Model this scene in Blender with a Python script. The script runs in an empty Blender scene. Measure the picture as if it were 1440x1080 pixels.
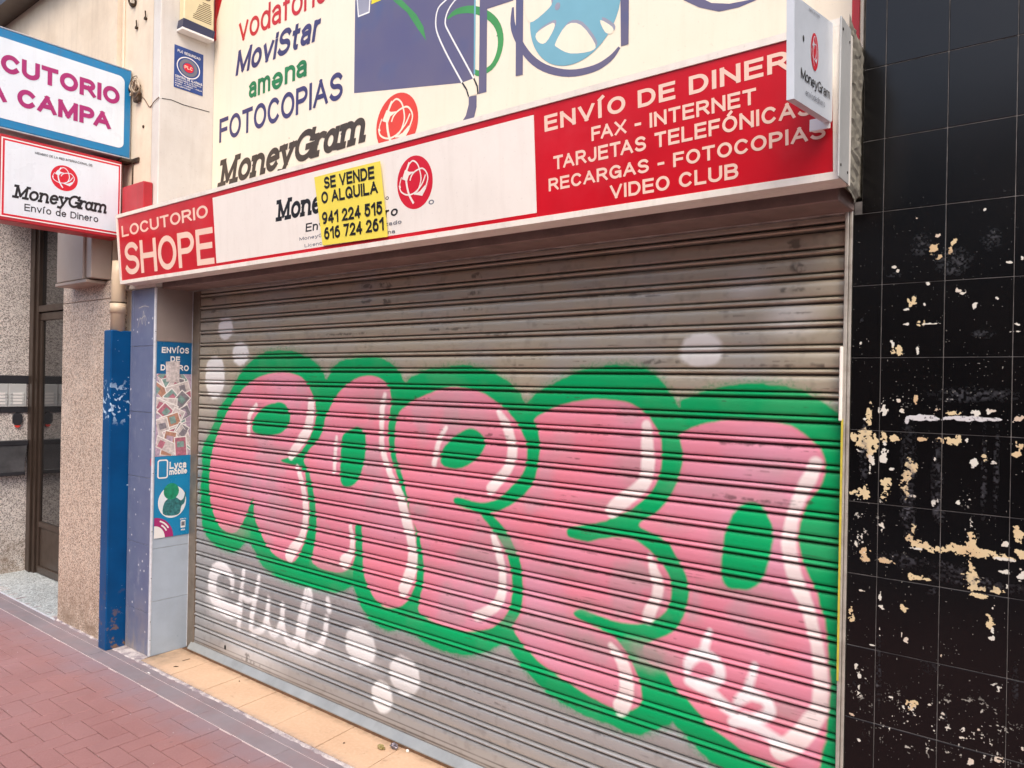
import bpy, bmesh, math, random
import numpy as np
from mathutils import Vector, Matrix
random.seed(7)
SC = bpy.context.scene
COL = SC.collection
PI = math.pi

# ------------------------------------------------------------------ camera
cam = bpy.data.cameras.new('camera')
cam.lens = 26.25; cam.sensor_width = 36.0; cam.clip_start = 0.05; cam.clip_end = 400
camo = bpy.data.objects.new('camera', cam); COL.objects.link(camo)
def cam_matrix(yaw, pitch, roll, loc):
    f = Vector((math.sin(yaw)*math.cos(pitch), math.cos(yaw)*math.cos(pitch), math.sin(pitch)))
    r = Vector((math.cos(yaw), -math.sin(yaw), 0)); u = r.cross(f)
    r2 = r*math.cos(roll)+u*math.sin(roll); u2 = -r*math.sin(roll)+u*math.cos(roll)
    m = Matrix((r2, u2, -f)).transposed().to_4x4(); m.translation = loc
    return m
camo.matrix_world = cam_matrix(-0.66394075, 0.00109404, 0.01866244, Vector((4.3337874, -2.4327731, 1.6205697)))
SC.camera = camo

# ------------------------------------------------------------------ light
world = bpy.data.worlds.new('World'); SC.world = world; world.use_nodes = True
wn = world.node_tree.nodes; wl = world.node_tree.links
bg = wn['Background']; sky = wn.new('ShaderNodeTexSky'); sky.sky_type = 'NISHITA'; sky.sun_disc = False
SUN_EL, SUN_ROT = math.radians(50), math.radians(146)
sky.sun_elevation = SUN_EL; sky.sun_rotation = SUN_ROT; sky.air_density = 1.0; sky.dust_density = 3.4; sky.ozone_density = 0.7
wl.new(sky.outputs[0], bg.inputs[0]); bg.inputs[1].default_value = 0.15
sun = bpy.data.lights.new('sun', 'SUN'); sun.energy = .85; sun.angle = math.radians(40); sun.color = (1.0, 0.94, 0.85)
suno = bpy.data.objects.new('sun', sun); COL.objects.link(suno)
sd = Vector((math.sin(SUN_ROT)*math.cos(SUN_EL), math.cos(SUN_ROT)*math.cos(SUN_EL), math.sin(SUN_EL)))
suno.rotation_euler = (-sd).to_track_quat('-Z', 'Y').to_euler(); suno.location = (2, -6, 9)
SC.view_settings.view_transform = 'Standard'; SC.view_settings.look = 'None'
SC.view_settings.exposure = 1.0; SC.view_settings.gamma = 1; SC.view_settings.use_curve_mapping = False
SC.cycles.max_bounces = 6; SC.cycles.sample_clamp_indirect = 4

# ------------------------------------------------------------------ data (metres on the real surfaces)
GRN = [(.037,1.047),(.033,1.156),(.047,1.222),(.125,1.304),(.214,1.444),(.311,1.531),(.397,1.628),(.49,1.699),(.594,1.759),(.709,1.789),(.828,1.795),(.956,1.786),(1.062,1.754),(1.14,1.717),(1.206,1.662),(1.224,1.64),(1.252,1.676),(1.268,1.698),(1.351,1.73),(1.459,1.744),(1.564,1.746),(1.665,1.732),(1.739,1.698),(1.784,1.648),(1.803,1.628),(1.836,1.652),(1.918,1.682),(2.007,1.694),(2.135,1.707),(2.238,1.698),(2.337,1.676),(2.414,1.641),(2.471,1.598),(2.505,1.553),(2.551,1.591),(2.62,1.629),(2.721,1.672),(2.827,1.697),(2.92,1.705),(2.995,1.702),(3.073,1.679),(3.13,1.634),(3.166,1.592),(3.181,1.557),(3.185,1.585),(3.246,1.608),(3.323,1.632),(3.409,1.645),(3.492,1.643),(3.56,1.637),(3.616,1.62),(3.674,1.586),(3.716,1.555),(3.754,1.534),(3.765,1.082),(3.777,.376),(3.562,.31),(3.469,.335),(3.355,.343),(3.319,.351),(3.265,.38),(3.222,.411),(3.195,.432),(3.178,.447),(3.168,.434),(3.141,.416),(3.083,.378),(3.014,.353),(2.933,.36),(2.872,.36),(2.792,.367),(2.709,.379),(2.624,.406),(2.552,.445),(2.497,.488),(2.441,.539),(2.41,.547),(2.373,.523),(2.308,.481),(2.216,.447),(2.125,.435),(2.017,.438),(1.905,.457),(1.811,.473),(1.749,.453),(1.666,.448),(1.589,.473),(1.536,.514),(1.493,.564),(1.46,.61),(1.428,.598),(1.347,.561),(1.205,.546),(1.057,.537),(.9,.54),(.783,.558),(.701,.584),(.631,.64),(.573,.691),(.538,.698),(.467,.647),(.38,.614),(.243,.622),(.124,.66),(.065,.725),(.027,.873)]
PNK = [[(.139,.906),(.126,1.047),(.156,1.195),(.226,1.322),(.322,1.444),(.426,1.538),(.543,1.61),(.66,1.647),(.806,1.667),(.929,1.66),(1.02,1.638),(1.088,1.583),(1.129,1.52),(1.142,1.458),(1.138,1.406),(1.104,1.341),(1.052,1.275),(.986,1.221),(.905,1.204),(.848,1.184),(.931,1.171),(1.006,1.17),(1.056,1.14),(1.07,1.093),(1.097,.991),(1.1,.88),(1.079,.803),(1.021,.7),(.973,.655),(.91,.649),(.812,.664),(.731,.707),(.661,.776),(.603,.848),(.594,.915),(.586,.955),(.532,.86),(.484,.793),(.413,.734),(.316,.729),(.222,.767),(.156,.857)],[(1.089,1.259),(1.164,1.317),(1.204,1.373),(1.219,1.428),(1.244,1.469),(1.296,1.539),(1.366,1.595),(1.444,1.635),(1.54,1.653),(1.617,1.645),(1.673,1.617),(1.701,1.58),(1.71,1.536),(1.7,1.476),(1.694,1.398),(1.701,1.324),(1.722,1.252),(1.768,1.175),(1.794,1.108),(1.818,1.081),(1.867,.988),(1.893,.9),(1.898,.804),(1.893,.705),(1.858,.634),(1.808,.588),(1.736,.56),(1.647,.57),(1.585,.616),(1.542,.677),(1.53,.745),(1.522,.83),(1.512,.915),(1.483,.926),(1.467,.91),(1.472,.84),(1.471,.77),(1.446,.713),(1.382,.671),(1.299,.657),(1.202,.659),(1.137,.678),(1.136,.711),(1.151,.776),(1.161,.851),(1.157,.961),(1.131,1.05),(1.099,1.133),(1.048,1.2)],[(1.742,1.424),(1.765,1.481),(1.844,1.534),(1.93,1.566),(2.04,1.599),(2.138,1.607),(2.24,1.594),(2.32,1.565),(2.398,1.52),(2.463,1.464),(2.501,1.408),(2.517,1.365),(2.514,1.307),(2.494,1.256),(2.432,1.192),(2.369,1.141),(2.292,1.118),(2.24,1.115),(2.171,1.123),(2.129,1.121),(2.121,1.102),(2.151,1.086),(2.253,1.074),(2.302,1.043),(2.334,1.017),(2.393,.957),(2.432,.898),(2.452,.82),(2.45,.755),(2.433,.684),(2.382,.623),(2.305,.58),(2.193,.553),(2.08,.55),(1.979,.56),(1.92,.577),(1.923,.63),(1.943,.714),(1.941,.794),(1.925,.873),(1.896,.95),(1.853,1.009),(1.827,1.098),(1.786,1.2),(1.746,1.28),(1.739,1.347)],[(2.565,1.454),(2.55,1.482),(2.622,1.522),(2.707,1.553),(2.82,1.572),(2.923,1.57),(2.983,1.561),(3.048,1.529),(3.085,1.487),(3.112,1.438),(3.119,1.375),(3.109,1.311),(3.082,1.25),(3.011,1.18),(2.944,1.143),(2.863,1.106),(2.799,1.09),(2.727,1.07),(2.718,1.049),(2.735,1.032),(2.813,1.028),(2.865,1.045),(2.945,1.063),(3.018,1.062),(3.072,1.038),(3.112,1.004),(3.146,.964),(3.164,.909),(3.159,.858),(3.138,.819),(3.1,.787),(3.03,.759),(2.952,.751),(2.871,.756),(2.806,.765),(2.774,.761),(2.754,.744),(2.768,.727),(2.832,.712),(2.895,.703),(2.932,.693),(2.984,.652),(3.014,.607),(3.042,.559),(3.054,.516),(3.052,.48),(3.029,.452),(2.983,.428),(2.932,.428),(2.87,.437),(2.806,.45),(2.707,.479),(2.604,.514),(2.532,.554),(2.484,.593),(2.461,.631),(2.502,.701),(2.507,.783),(2.502,.843),(2.485,.91),(2.43,1.001),(2.379,1.044),(2.332,1.077),(2.371,1.091),(2.427,1.118),(2.506,1.176),(2.552,1.233),(2.572,1.297),(2.581,1.369)],[(3.186,1.435),(3.183,1.455),(3.228,1.482),(3.3,1.505),(3.375,1.516),(3.459,1.517),(3.533,1.513),(3.589,1.496),(3.634,1.462),(3.662,1.437),(3.675,1.398),(3.674,1.361),(3.654,1.308),(3.626,1.272),(3.61,1.225),(3.599,1.179),(3.598,1.142),(3.61,1.086),(3.63,1.042),(3.655,.988),(3.668,.94),(3.682,.91),(3.691,.846),(3.697,.764),(3.7,.69),(3.695,.616),(3.69,.553),(3.68,.495),(3.667,.435),(3.616,.374),(3.573,.404),(3.517,.411),(3.456,.414),(3.407,.434),(3.37,.451),(3.32,.467),(3.274,.506),(3.236,.536),(3.203,.556),(3.176,.579),(3.153,.608),(3.123,.626),(3.072,.636),(3.059,.687),(3.115,.723),(3.169,.758),(3.209,.823),(3.226,.894),(3.225,.955),(3.205,.994),(3.178,1.029),(3.144,1.072),(3.082,1.096),(3.036,1.111),(3.041,1.134),(3.111,1.184),(3.16,1.252),(3.188,1.323),(3.197,1.386)]]
CTR = [[(.565,1.356),(.591,1.409),(.666,1.464),(.752,1.492),(.838,1.501),(.883,1.483),(.916,1.446),(.924,1.408),(.9,1.372),(.843,1.335),(.745,1.315),(.657,1.312),(.587,1.325)],[(1.474,1.4),(1.52,1.378),(1.534,1.334),(1.531,1.261),(1.515,1.197),(1.487,1.143),(1.44,1.107),(1.381,1.094),(1.35,1.123),(1.345,1.19),(1.346,1.262),(1.352,1.328),(1.373,1.363),(1.421,1.384)],[(2.204,1.43),(2.265,1.415),(2.294,1.374),(2.275,1.328),(2.216,1.278),(2.147,1.25),(2.062,1.25),(2.035,1.279),(2.047,1.327),(2.101,1.378),(2.155,1.412)],[(3.445,1.249),(3.482,1.235),(3.509,1.194),(3.517,1.147),(3.511,1.086),(3.492,1.018),(3.462,.976),(3.419,.956),(3.368,.956),(3.345,.993),(3.347,1.061),(3.355,1.138),(3.377,1.196),(3.407,1.233)]]
WHT = [[(.603,1.478,.0137),(.555,1.436,.0166),(.535,1.399,.0167),(.535,1.31,.0167)],[(1.099,1.512,.0242),(1.098,1.445,.0314),(1.074,1.366,.034),(1.009,1.295,.0321),(.936,1.221,.0277)],[(.991,1.165,.0124),(1.033,1.089,.0197),(1.067,.988,.0219),(1.07,.887,.0243),(1.042,.798,.0245),(.989,.741,.0322),(.94,.684,.0376)],[(1.313,1.339,.0092),(1.306,1.284,.0138),(1.301,1.165,.0138)],[(1.665,1.562,.0125),(1.647,1.497,.0167),(1.647,1.395,.0167),(1.652,1.307,.0188),(1.694,1.219,.0186),(1.75,1.13,.0223),(1.78,1.093,.0262),(1.82,.999,.0298),(1.856,.905,.0295),(1.872,.816,.0313),(1.851,.731,.0335),(1.815,.658,.0318)],[(1.43,.905,.0133),(1.448,.837,.0176),(1.439,.772,.0221),(1.392,.722,.0357)],[(2.066,1.423,.0112),(2.024,1.364,.015),(1.996,1.257,.0152)],[(2.36,1.51,.0085),(2.4,1.461,.0218),(2.435,1.389,.0249),(2.44,1.331,.0248),(2.416,1.27,.0234),(2.371,1.222,.0254),(2.33,1.179,.0257)],[(2.342,.995,.0103),(2.375,.925,.0203),(2.399,.849,.0201),(2.401,.775,.0218),(2.38,.709,.0219),(2.327,.663,.0223),(2.264,.629,.021)],[(3.054,1.483,.019),(3.058,1.427,.0243),(3.063,1.35,.027),(3.053,1.285,.0271),(3.013,1.237,.0274),(2.955,1.194,.0308),(2.916,1.158,.0283)],[(3.078,1.014,.0107),(3.093,.965,.0173),(3.111,.915,.0225),(3.106,.868,.0226),(3.09,.835,.024),(3.074,.793,.0268)],[(2.924,.656,.0113),(2.955,.624,.0196),(2.979,.593,.0249),(2.992,.541,.0276),(2.99,.489,.0303),(2.971,.442,.0333)],[(3.646,1.392,.0218),(3.625,1.339,.023),(3.6,1.287,.0221),(3.583,1.233,.0201),(3.571,1.175,.0224),(3.567,1.129,.0246),(3.575,1.073,.0246),(3.594,1.009,.0244),(3.621,.953,.0219),(3.644,.884,.0217),(3.662,.81,.0216),(3.672,.731,.0226),(3.673,.669,.0236),(3.668,.624,.0258),(3.645,.582,.0282),(3.622,.537,.0306),(3.587,.493,.0332),(3.55,.463,.0315)]]
TAG = [[(3.308,.795,.0087),(3.296,.761,.0136),(3.287,.718,.0149)],[(3.228,.64,.0127),(3.238,.677,.019),(3.272,.704,.0188),(3.313,.704,.0185),(3.341,.682,.0183),(3.347,.65,.0183),(3.317,.616,.0185),(3.274,.602,.0225),(3.237,.607,.0177)],[(3.279,.599,.02),(3.323,.581,.0196),(3.363,.556,.0193),(3.388,.544,.0168)],[(3.464,.713,.0093),(3.453,.666,.014),(3.442,.63,.0153)],[(3.407,.573,.0119),(3.424,.599,.0177),(3.454,.617,.0175),(3.494,.614,.0173),(3.516,.592,.0171),(3.505,.564,.0172),(3.465,.538,.0175),(3.425,.527,.0213),(3.396,.506,.0167)],[(3.437,.521,.0188),(3.478,.514,.0185),(3.524,.5,.0182),(3.558,.488,.018)],[(.395,.401,.0172),(.385,.474,.0258),(.293,.508,.0351),(.209,.477,.0418),(.181,.391,.045),(.207,.32,.0447),(.293,.282,.0439),(.384,.271,.043),(.465,.299,.0366)],[(.512,.528,.014),(.496,.432,.0168),(.478,.326,.0197),(.471,.203,.0197)],[(.662,.518,.0135),(.638,.422,.0189),(.607,.32,.0191),(.596,.213,.0191),(.652,.209,.0189),(.719,.255,.0186),(.749,.348,.0184),(.757,.417,.0158)],[(.498,.383,.014),(.559,.367,.0165),(.632,.406,.0136)],[(.75,.344,.0132),(.759,.268,.0158),(.816,.234,.0181),(.863,.286,.0179),(.885,.364,.0178),(.885,.41,.0153)],[(.887,.364,.0127),(.896,.278,.0178),(.936,.229,.0201),(.974,.208,.0224),(1.022,.257,.0221),(1.038,.35,.0196),(1.072,.447,.0194),(1.091,.518,.0169),(1.124,.509,.0192),(1.108,.432,.0217),(1.075,.335,.0243),(1.06,.239,.0219),(1.103,.215,.0217),(1.156,.228,.0214),(1.219,.275,.0187),(1.252,.344,.0186),(1.261,.419,.0162)],[(1.267,.51,.0139),(1.277,.462,.0207)]]
BLB = [(.275,1.922,.083,.067,.8),(.436,1.773,.086,.07,.85),(.168,1.635,.108,.132,.8),(3.256,1.753,.082,.061,.6),(3.561,1.854,.079,.055,.42),(3.415,1.957,.057,.033,.32),(1.521,.333,.107,.09,.75),(1.831,.267,.097,.088,.7),(1.685,.128,.073,.074,.8),(.647,.164,.449,.079,.22),(1.097,.21,.34,.081,.25),(.239,.305,.121,.092,.35),(.615,.057,.234,.056,.4),(1.595,.258,.07,.041,.25)]
GRY = [(3.088,.658,.083,.041,.95),(.413,.75,.094,.025,.7),(.878,1.233,.088,.023,.5),(1.287,.68,.111,.022,.6),(1.866,1.044,.046,.013,.55),(1.187,1.137,.069,.018,.35),(1.247,1.062,.068,.014,.35),(2.25,.885,.071,.015,.55),(2.052,.797,.126,.013,.5),(1.79,1.234,.047,.026,.3),(2.705,.892,.104,.019,.55),(2.824,.79,.093,.016,.65),(2.885,1.171,.091,.016,.6),(2.537,.648,.084,.017,.6),(2.85,.652,.077,.021,.65),(3.025,.933,.063,.031,.45),(3.328,1.082,.023,.053,.55),(3.386,.936,.072,.012,.5),(3.162,1.14,.054,.02,.55),(3.248,.824,.031,.024,.4),(3.458,.938,.103,.028,.3),(3.057,.81,.084,.02,.35),(3.568,.595,.055,.027,.55),(2.373,.969,.06,.03,.35),(3.495,.852,.068,.032,.25),(1.996,1.266,.061,.026,.35),(2.183,1.466,.14,.043,.4),(1.559,1.543,.126,.048,.35),(3.304,1.272,.147,.024,.3),(3.52,1.363,.078,.028,.4),(3.003,1.32,.072,.065,.35),(.468,1.269,.142,.049,.25),(2.449,.951,.051,.029,.4)]
SMD = [(1.65,2.085,.04,.014),(1.667,2.006,.034,.014),(2.228,2.086,.032,.012),(2.226,2.013,.036,.012),(2.228,1.945,.04,.009),(3.571,2.139,.027,.018),(3.568,2.083,.029,.016),(3.574,2.01,.026,.016),(3.561,1.94,.031,.007),(1.513,2.088,.031,.01),(1.52,2.014,.031,.01),(.136,2.102,.032,.009),(.139,2.029,.032,.009),(3.578,1.867,.026,.005),(2.068,1.862,.105,.006),(1.336,1.859,.162,.007),(2.902,1.844,.119,.005),(2.353,1.832,.046,.009),(2.989,1.958,.058,.008),(3.109,1.712,.082,.01),(3.537,1.699,.099,.005),(3.425,1.44,.071,.007),(3.564,1.442,.077,.007),(3.452,1.257,.115,.007),(3.589,1.267,.044,.007),(1.76,1.458,.066,.007),(1.944,1.553,.053,.006),(2.363,1.408,.046,.006),(.559,.056,.021,.016),(.581,.029,.083,.012)]
BRD = {'panel':[(1.249,3.842),(1.256,3.13),(2.027,3.004),(2.088,2.996),(2.087,3.559)],'film_l':[(1.963,3.442,.0039),(1.905,3.42,.004),(1.855,3.395,.004),(1.841,3.332,.004),(1.859,3.266,.004),(1.926,3.148,.0039),(2.018,3.006,.0038)],'film_r':[(2.008,3.415,.0039),(1.964,3.402,.0039),(1.92,3.366,.004),(1.903,3.314,.004),(1.932,3.256,.0039),(2.015,3.125,.0039),(2.088,3.009,.0038)],'link':[(2.018,3.006),(2.059,2.932),(2.111,2.933),(2.088,3.009)],'link_l':[(2.018,3.006,.0035),(2.046,2.967,.0034),(2.059,2.932,.0034)],'link_r':[(2.088,3.009,.0034),(2.11,2.969,.0034),(2.115,2.932,.0034)],'tail':[(2.059,2.932),(2.107,2.928),(2.108,2.876),(2.096,2.836),(2.076,2.805),(2.006,2.809),(2.044,2.85),(2.06,2.896)],'bar1':[(2.112,3.55),(2.155,3.536),(2.161,3.263),(2.165,2.93),(2.119,2.931),(2.118,3.163)],'cyan':[(2.078,3.562),(2.089,3.558),(2.096,3.027),(2.087,3.029)],'bar_top':[(2.16,3.304),(2.31,3.297),(2.309,3.341),(2.159,3.356)],'bar2':[(2.321,3.48),(2.361,3.466),(2.369,2.958),(2.33,2.961)],'bar3':[(2.84,3.304),(2.881,3.29),(2.885,2.952),(2.851,2.953)],'green1':[(1.501,3.585),(1.539,3.531),(1.606,3.511),(1.708,3.411),(1.758,3.338),(1.779,3.264),(1.719,3.339),(1.643,3.44),(1.539,3.531)],'green2':[(1.917,3.33,.0059),(1.975,3.346,.0136),(2.075,3.326,.017),(2.17,3.27,.0166),(2.224,3.207,.0163),(2.242,3.139,.0162),(2.228,3.077,.0145),(2.188,3.033,.0128),(2.121,3.024,.0131),(2.091,3.041,.0094)],'yellow':[(1.379,3.558),(1.388,3.65),(1.5,3.614),(1.455,3.557)],'tip':[(1.26,3.668),(1.372,3.633),(1.364,3.522),(1.281,3.524)],'holeA':[(2.437,3.117),(2.521,3.138),(2.529,3.112),(2.487,3.064),(2.449,3.077)],'holeB':[(2.593,3.109),(2.663,3.089),(2.733,2.992),(2.71,2.97),(2.614,2.986),(2.549,3.027),(2.538,3.05)],'holeC':[(2.369,3.264),(2.364,3.327),(2.492,3.317),(2.512,3.236),(2.505,3.208),(2.421,3.173),(2.386,3.192)],'holeD':[(2.754,3.083),(2.811,3.039),(2.811,3.014),(2.778,3.028)],'reel_c':(2.62,3.168,.224,.229),'ring_c':(2.603,3.156,.255,.26),'rim':[(2.307,3.267,.0053),(2.313,3.172,.0141),(2.386,3.045,.0155),(2.482,2.96,.0151),(2.609,2.906,.0145),(2.728,2.896,.014),(2.803,2.917,.0121),(2.844,2.951,.006)],'arc':[(3.08,3.101),(3.115,3.053),(3.175,3.009),(3.251,2.971),(3.324,2.965),(3.385,2.972),(3.402,2.991),(3.357,2.98),(3.288,2.988),(3.221,3.011),(3.165,3.054),(3.123,3.104)]}
CHP = [(3.92,2.121,.003,.005,'w'),(4.086,2.125,.003,.003,'w'),(3.963,2.029,.008,.01,'c'),(3.977,2.066,.005,.004,'w'),(3.98,2.003,.005,.007,'c'),(4.008,2.018,.005,.006,'c'),(4.014,2.042,.006,.008,'c'),(3.862,1.986,.004,.004,'w'),(3.873,1.973,.003,.004,'w'),(3.953,1.93,.005,.004,'w'),(4.027,1.907,.01,.005,'w'),(4.037,1.899,.004,.004,'w'),(3.912,1.882,.008,.01,'c'),(3.896,1.859,.008,.002,'w'),(3.944,1.873,.004,.004,'w'),(4.067,1.862,.006,.007,'w'),(4.119,1.88,.004,.003,'w'),(4.174,1.983,.003,.005,'w'),(3.933,1.817,.011,.005,'c'),(3.9,1.818,.009,.002,'w'),(3.961,1.816,.02,.002,'w'),(3.879,1.741,.016,.015,'c'),(3.864,1.761,.005,.006,'w'),(3.928,1.744,.003,.01,'w'),(4.166,1.808,.005,.003,'w'),(4.146,1.975,.004,.002,'w'),(3.776,1.766,.003,.003,'w'),(3.779,1.836,.005,.007,'g'),(4.166,1.788,.014,.002,'w'),(3.865,1.962,.019,.008,'g'),(4.017,1.991,.034,.031,'g'),(4.102,2.043,.022,.026,'g'),(4.087,1.785,.026,.011,'g'),(3.929,2.048,.024,.027,'g'),(3.803,1.554,.007,.021,'c'),(3.788,1.539,.005,.003,'w'),(3.842,1.564,.008,.013,'w'),(3.89,1.568,.004,.005,'w'),(3.881,1.596,.004,.003,'w'),(3.927,1.599,.004,.011,'c'),(3.945,1.548,.044,.008,'W'),(3.905,1.537,.006,.011,'W'),(3.98,1.569,.009,.006,'w'),(4.072,1.551,.077,.007,'W'),(4.016,1.564,.019,.005,'c'),(4.072,1.566,.015,.005,'w'),(4.103,1.57,.004,.008,'w'),(4.116,1.574,.009,.003,'w'),(4.173,1.553,.014,.006,'w'),(3.8,1.478,.026,.02,'c'),(3.765,1.481,.013,.009,'c'),(3.807,1.446,.008,.018,'c'),(3.822,1.463,.007,.013,'c'),(3.843,1.492,.009,.012,'c'),(3.873,1.486,.013,.006,'c'),(3.946,1.487,.011,.004,'c'),(4.017,1.488,.019,.01,'c'),(4.057,1.489,.006,.004,'w'),(4.176,1.48,.01,.009,'c'),(4.168,1.458,.008,.009,'c'),(3.812,1.42,.006,.01,'w'),(3.808,1.394,.003,.01,'w'),(3.845,1.437,.006,.019,'w'),(3.907,1.416,.007,.012,'c'),(3.923,1.404,.01,.012,'c'),(3.907,1.38,.013,.017,'c'),(3.904,1.343,.008,.017,'c'),(3.856,1.352,.014,.015,'c'),(3.846,1.319,.01,.012,'c'),(3.866,1.395,.008,.003,'w'),(3.977,1.435,.004,.007,'w'),(4.071,1.431,.007,.008,'w'),(4.094,1.446,.007,.006,'c'),(4.115,1.433,.005,.003,'w'),(3.788,1.317,.018,.012,'c'),(3.796,1.334,.006,.011,'c'),(3.759,1.314,.007,.005,'c'),(3.977,1.31,.005,.01,'w'),(3.986,1.318,.003,.009,'w'),(4.033,1.316,.006,.006,'w'),(3.923,1.322,.005,.003,'w'),(3.77,1.453,.016,.024,'s'),(4.057,1.328,.015,.022,'s'),(3.782,1.279,.022,.028,'s'),(3.883,1.593,.025,.018,'s'),(3.911,1.394,.018,.118,'g'),(3.983,1.387,.012,.107,'g'),(3.792,1.426,.01,.085,'g'),(4.095,1.41,.006,.108,'g'),(4.124,1.412,.006,.111,'g'),(4.015,1.602,.023,.018,'s'),(4.06,1.616,.087,.017,'g'),(3.843,1.228,.005,.009,'w'),(3.926,1.223,.006,.013,'c'),(3.915,1.201,.01,.012,'c'),(3.943,1.187,.024,.008,'c'),(3.983,1.181,.035,.01,'c'),(4.033,1.187,.034,.01,'c'),(4.074,1.186,.033,.01,'c'),(4.122,1.184,.037,.009,'c'),(4.14,1.176,.019,.003,'w'),(3.931,1.173,.02,.002,'w'),(4.07,1.21,.01,.016,'c'),(4.148,1.217,.006,.007,'w'),(4.172,1.269,.006,.008,'c'),(4.176,1.246,.009,.013,'c'),(4.184,1.197,.009,.008,'c'),(3.797,1.137,.009,.014,'c'),(3.804,1.119,.006,.008,'c'),(3.773,1.162,.004,.009,'w'),(3.792,1.171,.004,.005,'w'),(3.855,1.125,.013,.006,'c'),(3.937,1.089,.015,.008,'c'),(3.965,1.089,.011,.004,'c'),(4.073,1.143,.007,.015,'c'),(4.068,1.116,.016,.01,'c'),(4.078,1.098,.007,.01,'c'),(4.087,1.087,.021,.006,'c'),(4.134,1.089,.01,.008,'c'),(4.089,1.067,.016,.004,'c'),(4.148,1.142,.009,.007,'w'),(4.18,1.135,.008,.013,'w'),(4.152,1.107,.004,.007,'w'),(3.842,1.012,.003,.014,'w'),(3.849,.99,.004,.006,'w'),(3.903,.994,.007,.012,'c'),(3.763,.947,.007,.018,'c'),(3.842,.923,.003,.011,'w'),(3.911,.909,.008,.009,'w'),(3.901,.92,.003,.006,'w'),(3.828,.871,.007,.002,'w'),(3.793,1.026,.006,.003,'w'),(4.116,1.004,.007,.015,'c'),(4.119,1.039,.006,.006,'w'),(4.122,.979,.003,.006,'w'),(4.118,.959,.006,.004,'w'),(4.002,.883,.002,.003,'w'),(3.915,1.262,.017,.055,'g'),(3.989,1.276,.014,.022,'g'),(3.903,1.137,.052,.018,'g'),(4.015,1.133,.042,.013,'g'),(4.087,1.102,.093,.014,'g'),(3.977,1.06,.023,.011,'g'),(3.779,1.198,.022,.052,'s'),(3.839,1.248,.009,.06,'s'),(4.066,1.246,.017,.03,'s'),(3.784,1.161,.022,.042,'s'),(3.887,1.144,.025,.014,'s'),(3.78,.797,.003,.007,'w'),(3.79,.776,.004,.009,'w'),(3.799,.796,.003,.003,'w'),(3.789,.716,.008,.007,'w'),(3.782,.747,.009,.008,'g'),(3.804,.755,.011,.005,'g'),(3.872,.731,.012,.003,'w'),(3.893,.728,.004,.003,'w'),(3.928,.72,.013,.011,'c'),(3.936,.731,.005,.005,'c'),(3.929,.697,.008,.005,'g'),(4.135,.832,.009,.007,'w'),(4.008,.72,.007,.005,'w'),(4.012,.717,.006,.018,'g'),(3.978,.737,.004,.002,'w'),(3.791,.58,.005,.004,'w'),(3.77,.652,.005,.003,'w'),(4.093,.701,.004,.004,'w'),(4.064,.669,.009,.003,'w'),(4.076,.607,.005,.006,'w'),(4.141,.637,.009,.006,'w'),(4.193,.681,.003,.003,'w'),(4.075,.691,.108,.086,'q'),(3.919,.667,.099,.081,'q'),(3.791,.752,.026,.042,'s'),(3.842,.784,.006,.093,'g'),(4.175,.844,.006,.05,'g'),(3.974,.84,.016,.013,'g')]

# ------------------------------------------------------------------ helpers
def lin(r, g, b):
    f = lambda c: (c/255/12.92) if c <= 10 else ((c/255+0.055)/1.055)**2.4
    return (f(r), f(g), f(b), 1)
def tag(o, label=None, cat=None, group=None, kind=None):
    if label: o['label'] = label
    if cat: o['category'] = cat
    if group: o['group'] = group
    if kind: o['kind'] = kind
    return o
def thing(name, label, cat, loc=(0, 0, 0), group=None):
    o = bpy.data.objects.new(name, None); COL.objects.link(o); o.location = loc; o.empty_display_size = .1
    return tag(o, label, cat, group)
def setpar(o, p):
    o.parent = p
    if p is not None:
        l = Vector(p.location); q = p.parent
        while q is not None: l = l + Vector(q.location); q = q.parent
        o.location = -l
def link(name, me, mat, parent=None, smooth=False, kind=None):
    o = bpy.data.objects.new(name, me); COL.objects.link(o)
    for m in (mat if isinstance(mat, (list, tuple)) else [mat]): me.materials.append(m)
    if smooth:
        for p in me.polygons: p.use_smooth = True
    setpar(o, parent)
    if kind: o['kind'] = kind
    return o
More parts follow.
